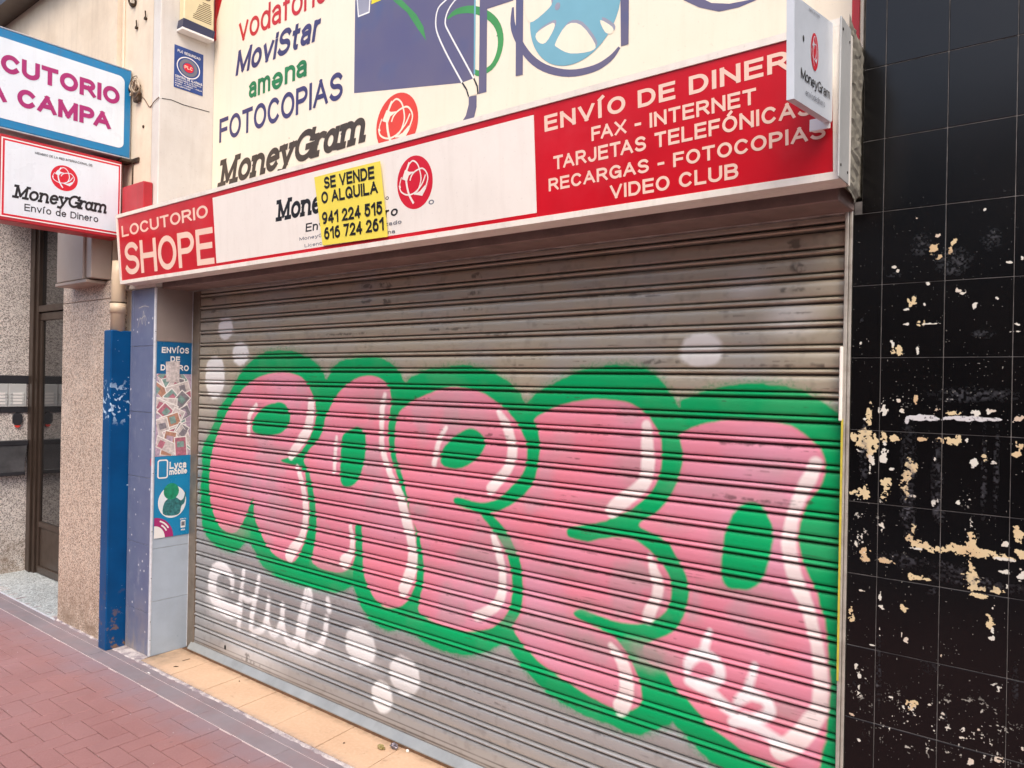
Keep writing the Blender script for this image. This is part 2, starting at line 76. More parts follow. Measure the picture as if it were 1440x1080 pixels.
class MB:
    def __init__(s): s.v = []; s.f = []; s.mi = []
    def add(s, v, f, m=0):
        n = len(s.v); s.v += [tuple(a) for a in v]; s.f += [tuple(i+n for i in a) for a in f]; s.mi += [m]*len(f); return s
    def box(s, x0, x1, y0, y1, z0, z1, m=0):
        return s.add([(x0,y0,z0),(x1,y0,z0),(x1,y1,z0),(x0,y1,z0),(x0,y0,z1),(x1,y0,z1),(x1,y1,z1),(x0,y1,z1)],
              [(0,3,2,1),(4,5,6,7),(0,1,5,4),(1,2,6,5),(2,3,7,6),(3,0,4,7)], m)
    def bev(s, x0, x1, y0, y1, z0, z1, b=.002, m=0):
        # box with its eight corners cut: edges bevelled
        bm = bmesh.new(); bmesh.ops.create_cube(bm, size=1)
        bmesh.ops.scale(bm, vec=(x1-x0, y1-y0, z1-z0), verts=bm.verts)
        bmesh.ops.translate(bm, vec=((x0+x1)/2, (y0+y1)/2, (z0+z1)/2), verts=bm.verts)
        bmesh.ops.bevel(bm, geom=bm.edges[:], offset=b, segments=1, affect='EDGES')
        bm.verts.index_update()
        s.add([v.co[:] for v in bm.verts], [[v.index for v in f.verts] for f in bm.faces], m); bm.free(); return s
    def prism(s, poly, fn, d0, d1, m=0):
        # polygon (u,v) extruded from depth d0 to d1, fn(u,v,d)->xyz
        n = len(poly); v = [fn(a, b, d0) for a, b in poly]+[fn(a, b, d1) for a, b in poly]
        f = [tuple(range(n)), tuple(range(2*n-1, n-1, -1))]+[(i, i+n, (i+1) % n+n, (i+1) % n) for i in range(n)]
        return s.add(v, f, m)
    def tube(s, pts, r, n=10, m=0, caps=True):
        pts = [Vector(p) for p in pts]; v = []; f = []
        for i, p in enumerate(pts):
            t = (pts[min(i+1, len(pts)-1)]-pts[max(i-1, 0)]).normalized()
            a = t.orthogonal().normalized() if i == 0 else (a-t*a.dot(t)).normalized()
            b = t.cross(a); rr = r[i] if isinstance(r, (list, tuple)) else r
            for k in range(n):
                g = 2*PI*k/n; v.append(p+a*math.cos(g)*rr+b*math.sin(g)*rr)
        for i in range(len(pts)-1):
            for k in range(n): f.append((i*n+k, i*n+(k+1) % n, (i+1)*n+(k+1) % n, (i+1)*n+k))
        if caps: f += [tuple(range(n-1, -1, -1)), tuple(range((len(pts)-1)*n, len(pts)*n))]
        return s.add(v, f, m)
    def mesh(s, name):
        me = bpy.data.meshes.new(name); me.from_pydata([tuple(a) for a in s.v], [], s.f)
        if any(s.mi):
            for p, m in zip(me.polygons, s.mi): p.material_index = m
        me.update(); return me
    def build(s, name, mat, parent=None, smooth=False, kind=None):
        me = s.mesh(name)
        bm = bmesh.new(); bm.from_mesh(me); bmesh.ops.recalc_face_normals(bm, faces=bm.faces); bm.to_mesh(me); bm.free()
        return link(name, me, mat, parent, smooth, kind)

# ------------------------------------------------------------------ materials
class NT:
    def __init__(s, name):
        s.m = bpy.data.materials.new(name); s.m.use_nodes = True; s.t = s.m.node_tree
        s.p = s.t.nodes['Principled BSDF']; s.geo = None
    def n(s, ty, **k):
        x = s.t.nodes.new(ty)
        for a, b in k.items(): setattr(x, a, b)
        return x
    def l(s, a, b): s.t.links.new(a, b)
    def pos(s):
        if s.geo is None: s.geo = s.n('ShaderNodeNewGeometry')
        return s.geo.outputs['Position']
    def noise(s, scale, detail=4, rough=.55, stretch=None, off=0, dist=0):
        mp = s.n('ShaderNodeMapping'); s.l(s.pos(), mp.inputs[0])
        if stretch: mp.inputs['Scale'].default_value = stretch
        mp.inputs['Location'].default_value = (off, off*.7, off*1.3)
        x = s.n('ShaderNodeTexNoise'); s.l(mp.outputs[0], x.inputs['Vector'])
        x.inputs['Scale'].default_value = scale; x.inputs['Detail'].default_value = detail; x.inputs['Roughness'].default_value = rough
        x.inputs['Distortion'].default_value = dist
        return x.outputs['Fac']
    def voro(s, scale, feature='F1'):
        x = s.n('ShaderNodeTexVoronoi', feature=feature); s.l(s.pos(), x.inputs['Vector']); x.inputs['Scale'].default_value = scale; return x
    def ramp(s, fac, a, b, lo=0., hi=1.):
        x = s.n('ShaderNodeMapRange'); s.l(fac, x.inputs[0]); x.inputs[1].default_value = a; x.inputs[2].default_value = b
        x.inputs[3].default_value = lo; x.inputs[4].default_value = hi; return x.outputs[0]
    def math(s, op, a, b=None):
        x = s.n('ShaderNodeMath', operation=op)
        for i, q in enumerate((a, b)):
            if q is None: continue
            if isinstance(q, (int, float)): x.inputs[i].default_value = q
            else: s.l(q, x.inputs[i])
        return x.outputs[0]
    def mix(s, fac, a, b, mode='MIX'):
        x = s.n('ShaderNodeMix', data_type='RGBA', blend_type=mode)
        for i, q in ((0, fac), (6, a), (7, b)):
            if isinstance(q, (tuple, list)): x.inputs[i].default_value = q
            elif isinstance(q, (int, float)): x.inputs[i].default_value = q
            else: s.l(q, x.inputs[i])
        return x.outputs[2]
    def col(s, c): s.l(c, s.p.inputs['Base Color'])
    def bump(s, h, strength=.3, dist=.002):
        b = s.n('ShaderNodeBump'); b.inputs['Strength'].default_value = strength; b.inputs['Distance'].default_value = dist
        s.l(h, b.inputs['Height']); s.l(b.outputs[0], s.p.inputs['Normal'])
    def set(s, rough=.5, metal=0, spec=.5):
        s.p.inputs['Roughness'].default_value = rough; s.p.inputs['Metallic'].default_value = metal; s.p.inputs['Specular IOR Level'].default_value = spec
def mat(name, c, rough=.5, metal=0, var=.12, scale=6, bump=0, bscale=60, dirt=0, dscale=3, dcol=(.05, .04, .035, 1), spec=.5, rand=0, streak=0):
    n = NT(name); c = tuple(c)
    a = tuple(max(0, x*(1-var)) for x in c[:3])+(1,); b = tuple(min(1, x*(1+var)) for x in c[:3])+(1,)
    k = n.mix(n.ramp(n.noise(scale), .3, .7), a, b)
    if rand:
        oi = n.n('ShaderNodeObjectInfo')
        k = n.mix(rand, k, n.mix(oi.outputs['Random'], tuple(x*.55 for x in c[:3])+(1,), tuple(min(1, x*1.45) for x in c[:3])+(1,)))
    if streak:
        k = n.mix(n.math('MULTIPLY', n.ramp(n.noise(22, 5, .65, off=17, stretch=(1, 1, .09)), .5, .78), streak), k, dcol if dirt else lin(120, 104, 88))
        k = n.mix(n.math('MULTIPLY', n.ramp(n.noise(90, 3, .5, off=23), .66, .74), streak*1.2), k, lin(120, 104, 88))
    if dirt:
        d = n.math('MULTIPLY', n.ramp(n.noise(dscale, 8, .7, off=3), .45, .75), dirt)
        k = n.mix(d, k, dcol)
    n.col(k); n.set(rough, metal, spec)
    n.l(n.ramp(n.noise(scale*2.3, off=9), .3, .7, rough*.85, min(1, rough*1.15)), n.p.inputs['Roughness'])
    if bump: n.bump(n.noise(bscale, 6), bump)
    return n.m
def granite(name, base, dark, light, scale=150, rough=.45, thr=.36, foot=1.):
    n = NT(name)
    v = n.voro(scale); v2 = n.voro(scale*1.9)
    s1 = n.n('ShaderNodeSeparateColor'); n.l(v.outputs['Color'], s1.inputs[0])
    s2 = n.n('ShaderNodeSeparateColor'); n.l(v2.outputs['Color'], s2.inputs[0])
    k = n.mix(n.ramp(n.noise(5), .3, .7), base, tuple(min(1, x*1.15) for x in base[:3])+(1,))
    k = n.mix(n.ramp(s2.outputs[1], .62, .7), k, light)
    k = n.mix(n.ramp(s1.outputs[0], 1-thr+.1, 1-thr+.16), k, tuple((a+b)/2 for a, b in zip(base, dark)))
    k = n.mix(n.ramp(s2.outputs[0], .82, .86), k, dark)
    k = n.mix(n.math('MULTIPLY', n.ramp(n.noise(2.2, 6, .7), .5, .8), .25), k, (.12, .1, .08, 1))
    sz = n.n('ShaderNodeSeparateXYZ'); n.l(n.pos(), sz.inputs[0])
    k = n.mix(n.math('MULTIPLY', n.math('MULTIPLY', n.ramp(sz.outputs[2], .42, -.05), foot), n.ramp(n.noise(11, 6, .65, off=12), .35, .7)), k, lin(128, 106, 86))
    k = n.mix(n.math('MULTIPLY', n.ramp(n.noise(3.5, 5, .6, off=21), .55, .7), .3), k, light)
    n.col(k); n.set(rough); n.bump(s1.outputs[0], .15, .0006)
    return n.m

M = {}
M['cream'] = mat('cream_plaster', lin(226, 208, 184), .75, var=.06, scale=2, bump=.25, bscale=70, dirt=.30, dscale=2.5, dcol=lin(150, 120, 92), streak=0.17)
M['cream_side'] = mat('pale_plaster', lin(214, 208, 200), .75, var=.05, scale=2, bump=.2, bscale=60, dirt=.22, dscale=3, dcol=lin(150, 130, 110), streak=0.17)
M['board'] = mat('cream_sign_panel', lin(238, 224, 202), .42, var=.03, scale=1.5, dirt=.10, dscale=2, dcol=lin(190, 160, 120), streak=0.11)
M['white'] = mat('white_sign_panel', lin(240, 232, 222), .35, var=.03, scale=2, dirt=.10, dscale=3, dcol=lin(170, 150, 130), streak=0.11)
M['cool_white'] = mat('cool_white_panel', lin(224, 232, 238), .3, var=.03, scale=2, dirt=.08, dcol=lin(170, 165, 160), streak=0.11)
M['frame_white'] = mat('white_painted_frame', lin(240, 232, 220), .45, var=.04, dirt=.18, dscale=9, dcol=lin(120, 100, 80), streak=0.17)
def redmat():
    n = NT('red_sign_vinyl')
    k = n.mix(n.ramp(n.noise(3, 3), .35, .7), lin(206, 12, 32), lin(184, 8, 26))
    k = n.mix(n.math('MULTIPLY', n.ramp(n.noise(2.5, 5, .6, off=4), .52, .7), .35), k, lin(205, 60, 70))
    n.col(k); n.set(.3); n.bump(n.noise(7, 3, .5, stretch=(1, 1, 2.2)), .25, .004); return n.m
M['red'] = redmat()
M['red2'] = mat('red_enamel', lin(178, 30, 44), .4, var=.1, dirt=.2, dcol=lin(120, 60, 50), streak=0.17)
M['red_logo'] = mat('red_print', lin(208, 24, 48), .35, var=.04)
M['red_logo2'] = mat('faded_red_print', lin(214, 62, 44), .4, var=.05)
M['red_vod'] = mat('red_letters', lin(190, 22, 30), .4, var=.08)
M['txt_pink'] = mat('cream_letters', lin(240, 205, 185), .4, var=.04)
M['txt_white'] = mat('white_letters', lin(235, 232, 228), .4, var=.03)
M['black'] = mat('black_letters', lin(24, 22, 26), .4, var=.2)
M['brown'] = mat('faded_brown_letters', lin(66, 54, 42), .45, var=.25, scale=14)
M['grey_txt'] = mat('grey_letters', lin(110, 112, 122), .4)
M['navy'] = mat('faded_navy_letters', lin(58, 54, 100), .45, var=.2, scale=9)
M['green_txt'] = mat('green_letters', lin(30, 118, 66), .45, var=.2, scale=9)
def purplemat():
    n = NT('faded_purple_print')
    k = n.mix(n.ramp(n.noise(1.6, 4), .3, .7), lin(106, 98, 118), lin(86, 84, 120)); k = n.mix(n.ramp(n.noise(2.6, 3, off=6), .5, .75), k, lin(62, 84, 130))
    n.col(k); n.set(.4); return n.m
M['purple'] = purplemat()
M['green_pr'] = mat('green_print', lin(66, 142, 76), .4, var=.12)
M['yellow_pr'] = mat('yellow_print', lin(224, 206, 40), .4)
M['cyan_pr'] = mat('pale_blue_print', lin(116, 168, 184), .4, var=.1, scale=3)
M['grey_pr'] = mat('grey_print', lin(150, 150, 165), .4)
M['magenta'] = mat('magenta_letters', lin(166, 38, 108), .4, var=.05)
M['blue_fr'] = mat('light_blue_frame', lin(24, 124, 176), .35, var=.06, streak=0.17)
M['yellow'] = mat('yellow_paper', lin(238, 218, 84), .6, var=.04, scale=9)
M['blue_st'] = mat('dark_blue_sticker', lin(34, 66, 132), .4, var=.12, scale=14)
M['blue_po'] = mat('poster_blue', lin(10, 96, 146), .3, var=.08)
M['blue_po2'] = mat('poster_sky_blue', lin(24, 130, 178), .3, var=.08)
M['alarm'] = mat('alarm_beige_plastic', lin(214, 200, 160), .45, var=.05)
M['alarm_dk'] = mat('alarm_navy_lens', lin(40, 46, 76), .2)
M['hole'] = mat('dark_hole', lin(34, 28, 24), .8)
M['iron'] = mat('dark_rusty_iron', lin(78, 62, 48), .6, metal=.6, var=.3, scale=40)
M['alu'] = mat('aluminium_trim', lin(186, 188, 192), .4, metal=.35, var=.08, scale=10, dirt=.2, dscale=12)
M['plate'] = mat('plate_grey_white', lin(206, 212, 218), .35, var=.04, scale=5, dirt=.1, dscale=8)
M['endcap'] = mat('endcap_grey_metal', lin(186, 186, 182), .4, metal=.1, var=.06, dirt=.15, dscale=9)
M['lintel'] = mat('brown_painted_lintel', lin(132, 112, 104), .6, var=.15, scale=6, bump=.2, bscale=40, dirt=.5, dscale=7, dcol=lin(74, 58, 50))
M['drum'] = mat('grimy_galvanised', lin(150, 146, 142), .45, metal=.5, var=.3, scale=13, dirt=.7, dscale=14, dcol=lin(58, 50, 46))
M['rail'] = mat('guide_rail_metal', lin(140, 128, 114), .4, metal=.5, var=.14, scale=12, dirt=.45, dscale=10, dcol=lin(92, 74, 54))
M['railr'] = mat('pale_guide_rail', lin(172, 166, 156), .45, metal=.2, var=.12, scale=14, dirt=.5, dscale=22, dcol=lin(96, 74, 54))
M['yel_paint'] = mat('yellow_overspray', lin(190, 176, 62), .5, var=.15, scale=30)
M['dark_gap'] = mat('dark_gap', lin(22, 20, 19), .8)
M['tile_lt'] = mat('light_grey_tile', lin(166, 178, 190), .32, var=.05, scale=7, dirt=.18, dscale=5, dcol=lin(110, 110, 112), rand=.08)
M['panel_br'] = mat('brown_grey_panel', lin(146, 134, 128), .5, var=.05, dirt=.2, dcol=lin(110, 96, 88))
def bluetile():
    n = NT('slate_blue_tile')
    k = n.mix(n.ramp(n.noise(9, 6, .6), .3, .7), lin(108, 116, 142), lin(96, 104, 134))
    k = n.mix(n.math('MULTIPLY', n.ramp(n.noise(16, 8, .75, off=5, stretch=(1, 1, .5)), .58, .72), .5), k, lin(168, 168, 178))
    sp = n.n('ShaderNodeSeparateColor'); n.l(n.voro(42).outputs['Color'], sp.inputs[0]); d = n.voro(42)
    m = n.math('MULTIPLY', n.ramp(sp.outputs[0], .93, .94), n.ramp(d.outputs['Distance'], .35, .25))
    k = n.mix(m, k, lin(205, 205, 210))
    sz = n.n('ShaderNodeSeparateXYZ'); n.l(n.pos(), sz.inputs[0])
    k = n.mix(n.math('MULTIPLY', n.ramp(sz.outputs[2], .34, -.05), n.ramp(n.noise(15, 7, .7, off=12, stretch=(1, 1, .4)), .35, .7)), k, lin(150, 140, 130))
    n.col(k); n.set(.4); return n.m
M['tile_bl'] = bluetile()
M['grout'] = mat('grey_grout', lin(176, 172, 170), .85, var=.15, scale=30)
M['grout_dk'] = mat('dark_grout', lin(92, 88, 86), .85, var=.5, scale=20)
M['white_trim'] = mat('white_corner_trim', lin(204, 206, 212), .4, var=.06, scale=12, dirt=.3, dscale=30, dcol=lin(90, 84, 80))
def guard():
    n = NT('chipped_blue_paint')
    k = n.mix(n.ramp(n.noise(5), .3, .7), lin(0, 74, 126), lin(0, 62, 110))
    sep = n.n('ShaderNodeSeparateXYZ'); n.l(n.pos(), sep.inputs[0]); z = sep.outputs[2]
    band = n.math('MULTIPLY', n.ramp(z, 1.32, 1.40), n.ramp(z, 1.62, 1.52))
    low = n.ramp(z, .35, 0.0)
    nn = n.noise(34, 3, .5, off=2, dist=.6)
    ch = n.math('MULTIPLY', n.ramp(nn, .57, .60), band)
    ch2 = n.ramp(n.noise(46, 3, .5, off=7), .73, .75)
    k = n.mix(n.math('MAXIMUM', ch, ch2), k, lin(176, 200, 222))
    k = n.mix(n.math('MULTIPLY', n.ramp(n.noise(14, 8, .7, off=11), .56, .60), low), k, lin(120, 94, 78))
    n.col(k); n.set(.38, 0, .25); n.bump(nn, .1, .002); return n.m
M['guard'] = guard()
M['pipe'] = mat('cream_pipe', lin(208, 186, 158), .45, var=.06, dirt=.2, dcol=lin(150, 120, 90))
M['stone'] = granite('speckled_pink_granite', lin(196, 172, 152), lin(98, 82, 72), lin(222, 208, 192), 120, .5)
M['stone_gr'] = granite('grey_granite', lin(204, 194, 186), lin(96, 90, 86), lin(228, 222, 216), 120, .4)
M['stone_fl'] = granite('pale_granite_floor', lin(176, 184, 186), lin(96, 104, 106), lin(220, 224, 224), 90, .4, foot=.12)
M['brown_al'] = mat('dark_bronze_aluminium', lin(74, 62, 54), .35, metal=.5, var=.1)
M['shbox'] = mat('beige_metal_box', lin(166, 148, 134), .45, var=.05, scale=3, dirt=.15, dcol=lin(120, 98, 84))
M['chrome'] = mat('brushed_steel', lin(206, 208, 206), .35, metal=.2, var=.06)
M['dk_plastic'] = mat('dark_plastic', lin(48, 48, 52), .35)
M['red_led'] = mat('red_plastic_mark', lin(220, 70, 60), .4)
M['smoke'] = mat('smoked_plastic', lin(84, 84, 86), .18, var=.3, scale=8)
def glass():
    n = NT('dark_door_glass'); n.p.inputs['Base Color'].default_value = (.012, .012, .012, 1); n.set(.06, 0, .9); n.p.inputs['IOR'].default_value = 1.8; return n.m
M['glass'] = glass()
M['sill'] = mat('worn_metal_sill', lin(160, 163, 162), .38, metal=.3, var=.14, scale=5, dirt=.35, dscale=9, dcol=lin(110, 112, 106))
M['rust'] = mat('rusty_edge', lin(104, 76, 54), .7, var=.3, scale=25)
def stept():
    n = NT('apricot_step_tile')
    k = n.mix(n.ramp(n.noise(4, 5), .3, .7), lin(216, 182, 150), lin(204, 168, 136))
    k = n.mix(n.math('MULTIPLY', n.ramp(n.noise(60, 4, .6), .45, .7), .25), k, lin(236, 206, 176))
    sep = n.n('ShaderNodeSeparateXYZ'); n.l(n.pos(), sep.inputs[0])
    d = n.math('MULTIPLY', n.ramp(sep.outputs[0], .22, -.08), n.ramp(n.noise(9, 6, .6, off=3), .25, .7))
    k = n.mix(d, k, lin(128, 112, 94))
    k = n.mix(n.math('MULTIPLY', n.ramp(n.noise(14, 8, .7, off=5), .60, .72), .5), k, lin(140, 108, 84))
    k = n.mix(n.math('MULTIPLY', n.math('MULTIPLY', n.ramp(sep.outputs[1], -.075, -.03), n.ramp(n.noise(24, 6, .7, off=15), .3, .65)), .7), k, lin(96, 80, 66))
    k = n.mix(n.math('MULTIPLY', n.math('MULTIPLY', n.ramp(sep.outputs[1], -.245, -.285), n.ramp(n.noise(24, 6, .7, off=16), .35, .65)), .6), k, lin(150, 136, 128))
    n.col(k); n.set(.55); n.bump(n.noise(40, 5), .15, .002); return n.m
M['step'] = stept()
def paver():
    n = NT('red_paver')
    oi = n.n('ShaderNodeObjectInfo')
    k = n.mix(n.ramp(n.noise(3.2, 5), .3, .7), lin(156, 110, 106), lin(142, 98, 94))
    k = n.mix(n.math('MULTIPLY', n.ramp(n.noise(120, 4, .6), .4, .7), .25), k, lin(170, 134, 132))
    k = n.mix(n.math('MULTIPLY', oi.outputs['Random'], .25), k, lin(152, 116, 114))
    sep = n.n('ShaderNodeSeparateXYZ'); n.l(n.pos(), sep.inputs[0])
    e = n.math('ADD', sep.outputs[1], n.math('MULTIPLY', n.noise(5, 6, .6, off=8), .34))
    k = n.mix(n.ramp(e, -.50, -.22, 0, .8), k, lin(136, 124, 132))
    sx = n.math('MULTIPLY', n.ramp(sep.outputs[0], .9, -.6), n.ramp(n.noise(2, 4, .6), .3, .7)); k = n.mix(n.math('MULTIPLY', sx, .3), k, lin(160, 134, 140))
    vg = n.voro(5.5); k = n.mix(n.math('MULTIPLY', n.ramp(vg.outputs['Distance'], .055, .04), .35), k, lin(96, 84, 82))
    k = n.mix(n.math('MULTIPLY', n.ramp(n.noise(26, 6, .7, off=31), .60, .72), .35), k, lin(112, 92, 90))
    n.col(k); n.set(.62); n.bump(n.noise(90, 6), .35, .002); return n.m
M['paver'] = paver()
M['curb'] = mat('grey_violet_border_stone', lin(134, 124, 128), .65, var=.12, scale=4, bump=.25, bscale=80, dirt=.4, dscale=4, dcol=lin(150, 106, 104))
M['joint'] = mat('paver_joint_sand', lin(70, 50, 48), .9, var=.3, scale=25)
M['joint_lt'] = mat('pale_joint_mortar', lin(196, 180, 176), .85, var=.2, scale=30)
def mortar():
    n = NT('patchy_mortar')
    k = n.mix(n.ramp(n.noise(14, 8, .7), .42, .58), lin(140, 128, 132), lin(196, 186, 182))
    n.col(k); n.set(.8); n.bump(n.noise(30, 6, .7), .6, .004); return n.m
M['mortar'] = mortar()
M['concrete'] = mat('rough_concrete', lin(136, 130, 116), .85, var=.2, scale=20, bump=.7, bscale=50, dirt=.4, dscale=10, dcol=lin(80, 74, 62))
M['asphalt'] = mat('street_paving', lin(112, 110, 108), .8, var=.12, scale=1.5, bump=.2)
M['stone_dk'] = mat('dark_stone', lin(70, 64, 60), .6, var=.2)
M['opp'] = mat('opposite_plaster', lin(200, 186, 168), .8, var=.06, scale=.6)
M['foil'] = mat('crumpled_foil', lin(120, 112, 120), .3, metal=.4, var=.4, scale=120)
M['foil_y'] = mat('yellow_foil', lin(150, 134, 84), .35, var=.3, scale=120)
M['cable'] = mat('dusty_cable', lin(116, 92, 68), .6, var=.2, scale=50)
M['cable_w'] = mat('pale_cable', lin(196, 176, 150), .5)

# ------------------------------------------------------------------ stroke lettering
def arc(cx, cy, rx, ry, a0, a1, n=None):
    n = n or max(3, int(abs(a1-a0)/15)+1)
    return [(cx+rx*math.cos(math.radians(a0+(a1-a0)*i/(n-1))), cy+ry*math.sin(math.radians(a0+(a1-a0)*i/(n-1)))) for i in range(n)]
def parse(s):
    out = []
    for st in s.split('|'):
        pts = []
        for t in st.split():
            if t[0] == '@': pts += arc(*[float(q) for q in t[1:].split(',')])
            else: pts.append(tuple(float(q) for q in t.split(',')))
        q = [pts[0]]
        for a in pts[1:]:
            if abs(a[0]-q[-1][0])+abs(a[1]-q[-1][1]) > 1e-4: q.append(a)
        out.append(q)
    return out
GL = {
'A': (.78, '0,0 .5,1|.5,1 1,0|.2,.33 .8,.33'), 'B': (.68, '0,0 0,1|0,1 .6,1 @.6,.765,.34,.235,90,-90 0,.53|0,.53 .6,.53 @.6,.265,.4,.265,90,-90 0,0'),
'C': (.72, '@.52,.5,.52,.5,42,318'), 'D': (.72, '0,0 0,1|0,1 .45,1 @.45,.5,.55,.5,90,-90 0,0'), 'E': (.62, '1,1 0,1 0,0 1,0|0,.52 .92,.52'),
'F': (.58, '1,1 0,1 0,0|0,.5 .88,.5'), 'G': (.76, '@.52,.5,.52,.5,42,330|1,.02 1,.46 .58,.46'), 'H': (.72, '0,0 0,1|1,0 1,1|0,.52 1,.52'),
'I': (.0, '0,0 0,1'), 'J': (.52, '1,1 1,.3 @.5,.3,.5,.3,0,-170'), 'L': (.58, '0,1 0,0 1,0'), 'M': (.86, '0,0 0,1|.02,1 .5,.08|.5,.08 .98,1|1,1 1,0'),
'N': (.72, '0,0 0,1|.02,1 .98,0|1,0 1,1'), 'O': (.78, '@.5,.5,.5,.5,0,360'), 'P': (.64, '0,0 0,1|0,1 .55,1 @.55,.73,.43,.27,90,-90 0,.46'),
'Q': (.78, '@.5,.5,.5,.5,0,360|.6,.28 1,-.02'), 'R': (.70, '0,0 0,1|0,1 .55,1 @.55,.74,.4,.26,90,-90 0,.48|.55,.48 1,0'),
'S': (.66, '@.5,.755,.46,.245,25,270 @.5,.255,.5,.255,90,-155'), 'T': (.66, '0,1 1,1|.5,0 .5,1'), 'U': (.70, '0,1 0,.34 @.5,.34,.5,.34,180,360 1,1'),
'V': (.74, '0,1 .5,0|.5,0 1,1'), 'X': (.72, '0,0 1,1|0,1 1,0'), 'Í': (.2, '.2,0 .2,1|.2,1.2 1,1.36'), 'Ó': (.78, '@.5,.5,.5,.5,0,360|.42,1.2 .62,1.38'), '-': (.3, '0,.42 1,.42'),
'1': (.34, '1,0 1,1|0,.74 .85,.95'), '2': (.56, '@.5,.71,.48,.29,165,-45 0,0 1,0'), '4': (.60, '.72,0 .72,1|.72,1 0,.27|0,.27 1,.27'),
'5': (.56, '.95,1 .14,1 .06,.52 @.48,.34,.5,.34,125,-160'), '6': (.58, '@.5,.32,.5,.32,0,360|@.62,.36,.6,.64,176,75'), '7': (.56, '0,1 1,1 .35,0'),
'9': (.58, '@.5,.68,.5,.32,0,360|@.38,.64,.6,.64,-4,-105'), '0': (.6, '@.5,.5,.5,.5,0,360'),
'a': (.50, '.04,.6 @.48,.53,.42,.19,150,10 .92,0|.92,.42 @.42,.22,.42,.2,90,270 .92,.1'), 'b': (.54, '0,0 0,1|@.52,.36,.48,.36,0,360'),
'c': (.48, '@.52,.36,.52,.36,45,315'), 'd': (.54, '@.48,.36,.48,.36,0,360|.98,0 .98,1'), 'e': (.52, '0,.38 1,.38|@.5,.36,.5,.36,0,318'),
'f': (.32, '.35,0 .35,.8 @.8,.8,.45,.2,180,95|0,.68 .9,.68'), 'g': (.54, '@.48,.36,.48,.36,0,360|.98,.72 .98,-.06 @.5,-.06,.48,.2,0,-150'),
'i': (.0, '0,0 0,.7|0,.96 0,1.0'), 'í': (.2, '.2,0 .2,.7|.2,.92 1,1.08'), 'l': (.0, '0,0 0,1'), 'm': (.84, '0,0 0,.72|0,.45 @.25,.47,.25,.25,180,0 .5,0|.5,.45 @.75,.47,.25,.25,180,0 1,0'),
'n': (.50, '0,0 0,.72|0,.42 @.5,.44,.5,.28,180,0 1,0'), 'o': (.56, '@.5,.36,.5,.36,0,360'), 'r': (.32, '0,0 0,.72|0,.4 @.65,.42,.65,.28,180,85'),
's': (.46, '@.5,.545,.44,.175,25,270 @.5,.19,.48,.18,90,-155'), 't': (.34, '.38,.95 .38,.2 @.78,.2,.4,.2,180,275|0,.7 .9,.7'), 'u': (.50, '0,.72 0,.28 @.5,.28,.5,.28,180,360 1,.72|1,.72 1,0'),
'v': (.54, '0,.72 .5,0|.5,0 1,.72'), 'y': (.54, '0,.72 .5,.02|1,.72 .35,-.28 0,-.28'), ':': (.0, '0,0 0,.02|0,.55 0,.57'), '.': (.0, '0,0 0,.02'), ' ': (None, ''),
'p': (.54, '0,-.28 0,.72|@.52,.36,.48,.36,0,360'), 'z': (.48, '0,.7 1,.7 0,0 1,0'), 'h': (.50, '0,0 0,1|0,.42 @.5,.44,.5,.28,180,0 1,0'), 'q': (.54, '@.48,.36,.48,.36,0,360|.98,.72 .98,-.28'),
'®': (.36, '@.5,.2,.5,.2,0,360'), 'L2': (.5, ''),
}
SER = { # heavy slab serif italics
'M': (.98, '.1,0 .1,1|.12,1 .46,.15|.46,.15 .88,1|.88,1 .88,0|-.08,0 .26,0|.7,0 1.05,0|-.08,1 .12,1|.88,1 1.05,1'),
'o': (.58, '@.5,.36,.5,.36,0,360'), 'n': (.66, '.1,0 .1,.7|.1,.42 @.5,.44,.38,.27,180,0 .88,0 1.05,0|-.06,.7 .1,.7|-.06,0 .22,0'),
'e': (.54, '.02,.36 .98,.42|@.5,.36,.5,.36,10,318'), 'y': (.60, '.05,.7 .5,0|.98,.7 .3,-.3 -.05,-.26|-.12,.7 .3,.7|.75,.7 1.12,.7'),
'G': (.82, '@.52,.5,.52,.5,42,330|1,.05 1,.42|.68,.42 1.12,.42|.9,.72 .95,1'), 'r': (.36, '.08,0 .08,.7|.08,.4 @.8,.42,.62,.28,180,62|-.2,.7 .08,.7|-.2,0 .45,0'),
'a': (.56, '@.44,.34,.42,.34,0,360|.92,.7 .88,.05 1.08,.03'), 'm': (1.0, '.06,0 .06,.7|.06,.45 @.29,.46,.22,.25,180,0 .51,0|.51,.45 @.73,.46,.22,.25,180,0 .95,0 1.05,0|-.05,.7 .06,.7|-.04,0 .15,0|.42,0 .6,0'),
}
def strip(pts, hw, closed=False, square=True, clamp=None):
    if closed: pts = pts[:-1]
    n = len(pts); L = []; R = []
    for i in range(n):
        w = hw[i] if isinstance(hw, (list, tuple)) else hw
        p = Vector((pts[i][0], pts[i][1]))
        a = Vector(pts[(i-1) % n][:2]) if (closed or i > 0) else None; b = Vector(pts[(i+1) % n][:2]) if (closed or i < n-1) else None
        d1 = (p-a).normalized() if a is not None else None; d2 = (b-p).normalized() if b is not None else None
        if d1 is None: d1 = d2; p = p-(d2*w if square else d2*0)
        if d2 is None: d2 = d1; p = p+(d1*w if square else d1*0)
        t = (d1+d2)
        if t.length < 1e-3: t = d1
        t.normalize(); nn = Vector((-t.y, t.x)); k = 1/max(.45, abs(nn.dot(Vector((-d1.y, d1.x)))))
        L.append(p+nn*w*k); R.append(p-nn*w*k)
    v = L+R
    if clamp: v = [Vector((a.x, min(max(a.y, clamp[0]), clamp[1]))) for a in v]
    m = n if closed else n-1
    return [(a.x, a.y) for a in v], [(i, n+i, n+(i+1) % n, (i+1) % n) for i in range(m)]
